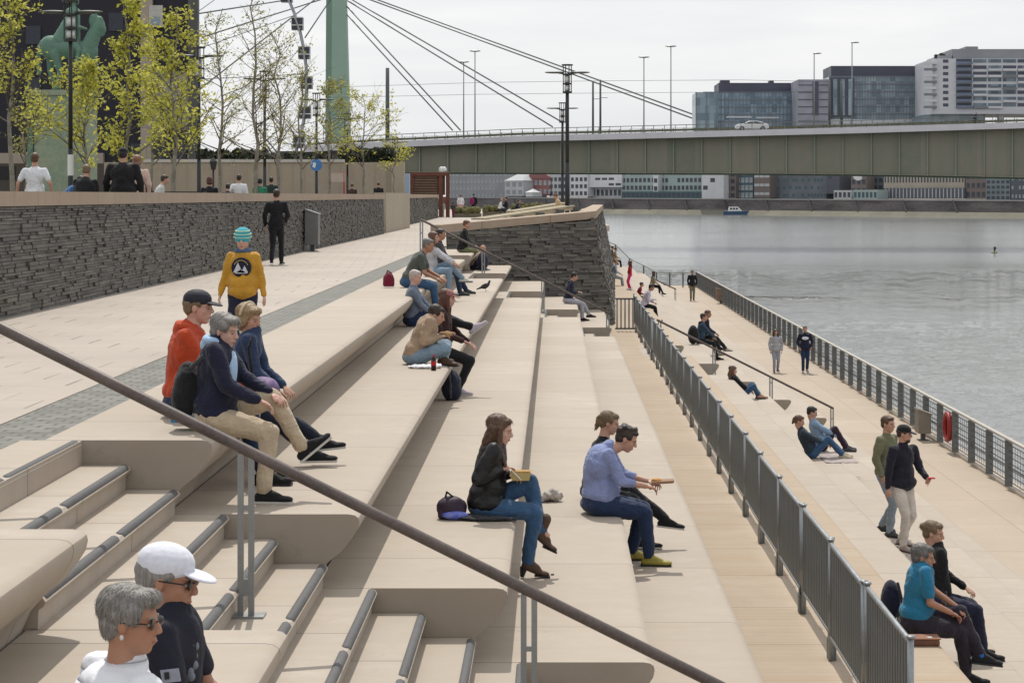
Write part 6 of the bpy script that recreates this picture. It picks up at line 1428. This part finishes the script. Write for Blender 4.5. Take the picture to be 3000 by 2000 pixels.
Y=30.3; x=XA(2034,Y); person('man in an olive jacket and grey jeans walking beside the man in cream trousers',x,Y,T8z,-40,1.80,'walk',2,4,-5,sk=SK,top=cl('light_olive_jacket',(.15,.15,.085)),bot=cl('grey_blue_jeans',(.24,.28,.32)),shoe=greyshoe,hair=('short',HB),q=2,coat=.8,stride=.12)
# pair at the right front
Y=19.0; Z=T6z; i=person('grey haired man in a teal blue t-shirt with crossed legs by the barrier end',XA(2100,Y),Y,Z,0,1.78,'sit',8,10,-14,sk=SKT,top=teal,sleeve='short',bot=cl('black_violet_trousers',(.022,.017,.026)),shoe=blk,hair=('short',HSG),q=2,fat=1.1,
  wR=L(2178,1400,2100,Y,Z,-.12),wL=L(2200,1395,2100,Y,Z,.02),aR=FL(2222,2100,Y,1,.03),aL=L(2250,1500,2100,Y,Z,-.04),tL=(1,0,-.12),pR=(.7,0,1),pL=(.5,0,1),sock=cl('blue_sock',(.02,.12,.38)),headpos=V3(.085,0,.70))
Y=20.1; person('woman with tied dark blond hair in black behind the man in teal',XA(2140,Y),Y,Z,0,1.72,'sit',6,10,-24,sk=SK,top=blk,bot=navy,shoe=blk,hair=('bun',HDB),q=2,wR=L(2185,1400,2140,Y,Z,-.02),wL=V3(.34,.08,.2),headpos=V3(.02,0,.74))
bt=thing('beer_bottle','small dark bottle held up between the seated pair at the right','bottle',(XA(2168,19.5),19.5,ZA(1398,19.5))); b=MB(); b.cyl((0,0,0),(.012,0,.09),.028,.028,12); b.cyl((.012,0,.09),(.02,0,.15),.026,.011,10); b.build('glass',mat('brown_glass',(.03,.012,.005),.1,0,.02,3,0,spec=.8),bt,True); b=MB(); b.cyl((.02,0,.15),(.022,0,.165),.013,.013,10); b.build('bottle_cap',M_black,bt)
Y=18.5; lb=thing('leather_bag','brown leather satchel lying beside the man in teal','bag',(XA(2122,Y),Y,T6z)); b=MB(); b.box(-.13,.13,-.10,.10,.0,.06); remesh(b,'bag_body',mat('brown_satchel',(.17,.07,.04),.5,0,.25,6,.3,40),lb,.012,3,.01); b=MB(); b.box(-.135,.135,-.11,.08,.062,.075); b.build('flap',mat('tan_satchel_flap',(.32,.15,.09),.5,0,.2,6,.3,40),lb); b=MB(); b.box(.02,.06,-.09,-.06,.075,.082); b.build('buckle',M_white,lb)
bk=thing('backpack','dark backpack behind the back of the man in teal','backpack',(XA(2046,19.4),19.4,T6z)); b=MB(); b.ell((0,0,.22),(.10,.13,.20)); remesh(b,'bag_body',navy,bk,.015,3,.01); b=MB(); b.tube([V3(.05,-.1,.4),V3(.1,-.1,.2),V3(.05,-.1,.05)],.015,6); b.build('strap',dgrey,bk,True)
# --- bastion and promenade end
Y=88; person('woman in a beige top seated by the tall lamp on the bastion bench',XA(1287,Y),Y,ZA(489,Y),180,1.66,'sit',16,20,0,sk=SK,top=cl('sand_top',(.50,.36,.20)),bot=dgrey,shoe=blk,hair=('short',HB),q=0,aR=V3(.4,-.1,-.3))
def walker(px,pyf,h,H,label,**kw):
    Y=F*h/(pyf-449); return person(label,XA(px,Y),Y,EYE-h,kw.pop('hd',90),H,kw.pop('pose','walk'),0,0,0,q=0,**kw)
walker(1058,496,1.63,1.72,'person in a white top and pale pink trousers at the promenade end',top=whitec,bot=cl('pale_pink',(.55,.33,.3)),hair=('short',HB))
walker(1088,497,1.63,1.80,'person in black with a maroon backpack at the promenade end',top=blk,bot=blk,hair=('short',HK))
Y=F*1.63/(497-449); bk=thing('backpack','maroon backpack on the walker in black at the promenade end','backpack',(XA(1084,Y),Y-.22,1.15)); b=MB(); b.ell((0,0,.05),(.2,.14,.3)); remesh(b,'bag_body',cl('plum_pack',(.22,.02,.10)),bk,.03,3); b=MB(); b.tube([V3(-.12,0,.3),V3(-.12,.2,.32)],.02,5); b.build('strap',blk,bk)
walker(1016,498,1.63,1.85,'person in a grey red coat standing by the rust red gate',top=cl('dusty_red_coat',(.22,.10,.10)),bot=cl('grey_slacks',(.2,.2,.2)),hair=('short',HD),pose='stand')
walker(1041,500,1.63,1.15,'low dark figure crouching between the gate and the white topped walker',top=dgrey,bot=maroon,hair=('short',HK),pose='stand')
Y=145; person('person in white and black sitting left on the planter edge',XA(1147,Y),Y,ZA(484,Y),0,1.7,'sit',15,0,0,top=whitec,bot=blk,shoe=whitec,hair=('short',HBL),q=0)
person('person in black sitting right of the white clad one on the planter edge',XA(1164,Y),Y,ZA(482,Y),180,1.75,'sit',5,0,0,top=blk,bot=dgrey,shoe=blk,hair=('short',HK),q=0)
Y=150; person('low dark figure seen beyond the bastion bench',XA(1184,Y),Y,ZA(483,Y),0,1.6,'sit',25,0,0,top=navy,bot=blk,shoe=blk,hair=('short',HK),q=0)
# --- people in the park behind the long wall
def park(px,ptop,Y,H,label,q=0,**kw):
    z=ZA(ptop,Y)-H
    return person(label,XA(px,Y),Y,z if kw.get('pose','stand')=='stand' else z,kw.pop('hd',90),H,kw.pop('pose','stand'),kw.pop('lean',0),kw.pop('hp',0),0,q=q,**kw)
def parksit(px,ptop,Y,label,H=1.7,hd=90,q=0,lean=10,**kw):
    z=ZA(ptop,Y)-.86*H/1.75; return person(label,XA(px,Y),Y,z,hd,H,'sit',lean,kw.pop('hp',10),0,q=q,**kw)
park(80,350,40,1.80,'man in a white t-shirt seen from behind at the left over the wall',q=1,top=whitec,sleeve='short',bot=dgrey,hair=('short',HB),wR=V3(.02,-.36,.95),wL=V3(.02,.36,.95),fat=1.1)
parksit(140,394,44,'person in a blue jacket bending over at the foot of the left lamp',lean=40,hd=0,top=cl('royal_blue',(.03,.10,.25)),bot=dgrey,hair=('short',HK),q=1,fat=1.2)
parksit(194,384,38,'person in black with fair hair sitting with the back to the wall',top=blk,bot=blk,hair=('short',HDB),q=1,fat=1.25,lean=12)
park(283,338,38.5,1.90,'broad man in black with a dark cap seen from behind over the wall',q=1,top=blk,bot=blk,hair=('short',HK),cap=('cap',blk,'back'),fat=1.35,shw=1.2,coat=1,wR=V3(.1,-.34,.98),wL=V3(.1,.34,.98))
park(315,356,41,1.72,'auburn haired woman beside the broad man in black',q=1,top=cl('rose_beige_top',(.55,.40,.34)),bot=blk,hair=('bob',hairm('light_auburn_hair',(.25,.13,.08))))
parksit(324,402,42,'small dark shouldered person in front of the auburn haired woman',top=blk,bot=blk,hair=('short',HK),q=1,H=1.5)
parksit(355,404,50,'person in a pale grey coat sitting right of the auburn haired woman',top=cl('pale_coat',(.5,.5,.48)),bot=grey_,hair=('short',HD),hd=20,lean=20)
parksit(480,412,55,'auburn haired person in black with raised arms behind the wall',top=blk,bot=blk,hair=('bob',HR),H=1.7,hd=90)
parksit(522,426,60,'low dark haired sitter left of the white shirted man',top=dgrey,bot=blk,hair=('short',HK),H=1.5)
park(549,400,62,1.74,'man in a white shirt seen from behind between the tree trunks',top=whitec,bot=dgrey,hair=('short',HD),wL=V3(.05,.3,1.0))
parksit(596,414,64,'person in a green shirt seated at the foot of the middle lamp',top=green_,bot=blk,hair=('short',HK))
park(623,406,66,1.6,'person in dark green seen against the beige park wall',top=cl('bottle_green',(.02,.04,.035)),bot=blk,hair=('short',HK))
parksit(808,424,95,'small dark seated figure before the beige wall left of the sapling',top=cl('dark_brown_top',(.05,.03,.025)),bot=blk,hair=('short',HB))
parksit(869,421,95,'dark seated figure near the right end of the long slate wall',top=blk,bot=blk,hair=('short',HB))
# table with parasol-less bench tops in the park
tt=thing('cafe_table','dark cafe table with bits on it just showing over the wall','table',(XA(400,52),52,.7)); b=MB(); b.box(-.8,.8,-.3,.3,.98,1.03); b.build('tabletop',M_black,tt); b=MB(); b.box(-.7,-.62,-.2,.2,0,.98); b.box(.62,.7,-.2,.2,0,.98); b.build('leg',M_black,tt)
# cyclist on the bridge
Yk=YB+.6; zk=ztopb(2240); bc=thing('bicycle','bicycle ridden along the bridge at the right','bicycle',(XA(2240,Yk),Yk,zk))
for xx in (-.52,.52):
    b=MB()
    for i_ in range(18):
        a0=2*math.pi*i_/18; a1=2*math.pi*(i_+1)/18; b.cap(V3(xx+.33*math.cos(a0),0,.35+.33*math.sin(a0)),V3(xx+.33*math.cos(a1),0,.35+.33*math.sin(a1)),.022,.022,6,0)
    b.build('wheel',M_black,bc)
b=MB(); b.tube([V3(-.52,0,.35),V3(-.1,0,.33),V3(.38,0,.85),V3(-.18,0,.80),V3(-.1,0,.33)],.022,6); b.tube([V3(.52,0,.35),V3(.38,0,.85),V3(.36,0,1.0)],.022,6); b.build('frame',M_dsteel,bc)
b=MB(); b.ell((-.2,0,.93),(.13,.07,.04)); b.build('saddle',M_black,bc)
b=MB(); b.tube([V3(.36,-.25,1.02),V3(.40,0,1.0),V3(.36,.25,1.02)],.018,6); b.build('handlebar',M_dsteel,bc)
person('cyclist in dark clothes riding across the bridge at the right',XA(2240,Yk)-.2,Yk,zk+.92,0,1.78,'sit',32,-10,0,top=navy,bot=blk,shoe=blk,hair=('short',HB),q=0,wR=V3(.56,-.24,.12),wL=V3(.56,.24,.12),aR=V3(.12,-.1,-.68),aL=V3(.16,.1,-.40),pR=(1,0,.4),pL=(1,0,.4))
# ================================================================ camera, light, sky
cam=bpy.data.cameras.new('camera'); co=bpy.data.objects.new('camera',cam); COL.objects.link(co); sc.camera=co
co.location=(0,0,EYE); co.rotation_euler=(R(90),0,0)
cam.sensor_width=36; cam.lens=F/2352*36; cam.shift_x=-97/2352; cam.shift_y=-335/2352; cam.clip_end=6000; cam.clip_start=.1
ELEV=58; 
sun=bpy.data.lights.new('sun','SUN'); so=bpy.data.objects.new('sun',sun); COL.objects.link(so)
sun.energy=3.1; sun.angle=R(.6); sun.color=(1,.955,.88)
sdir=Vector((-.10,1.0,0)).normalized()*math.cos(R(ELEV))+Vector((0,0,math.sin(R(ELEV))))    # towards the sun
so.rotation_euler=(-sdir).to_track_quat('-Z','Y').to_euler()
w=bpy.data.worlds.new('World'); sc.world=w; w.use_nodes=True; t=NT(w); bg=t.n['Background']
sky=t.new('ShaderNodeTexSky',sky_type='NISHITA'); sky.sun_disc=False; sky.sun_elevation=R(ELEV); sky.sun_rotation=math.atan2(sdir.x,sdir.y)
sky.air_density=1.2; sky.dust_density=2.0
tc=t.new('ShaderNodeTexCoord'); mp=t.new('ShaderNodeMapping'); mp.inputs['Scale'].default_value=(1.2,1.2,9); t.l.new(tc.outputs['Generated'],mp.inputs['Vector'])
n1=t.noise(2.2,6,.55,mp.outputs[0],.3); n2=t.noise(6,5,.6,mp.outputs[0])
k=t.ramp(t.math('MULTIPLY_ADD',n2,.3,n1),.45,.85)
cl=t.mix(k,(8.0,8.3,8.7),(10.2,10.1,10.1))     # cloud layer radiance before the background strength
c=t.mix(.9,sky.outputs[0],cl); t.l.new(c,bg.inputs[0]); bg.inputs[1].default_value=.1
vs=sc.view_settings; vs.view_transform='Standard'; vs.look='None'; vs.exposure=0; vs.gamma=1
sc.cycles.use_denoising=True
sc.cycles.max_bounces=6; sc.cycles.transparent_max_bounces=8
bpy.data.scenes.remove(TSC)
sc.cycles.sample_clamp_direct=4
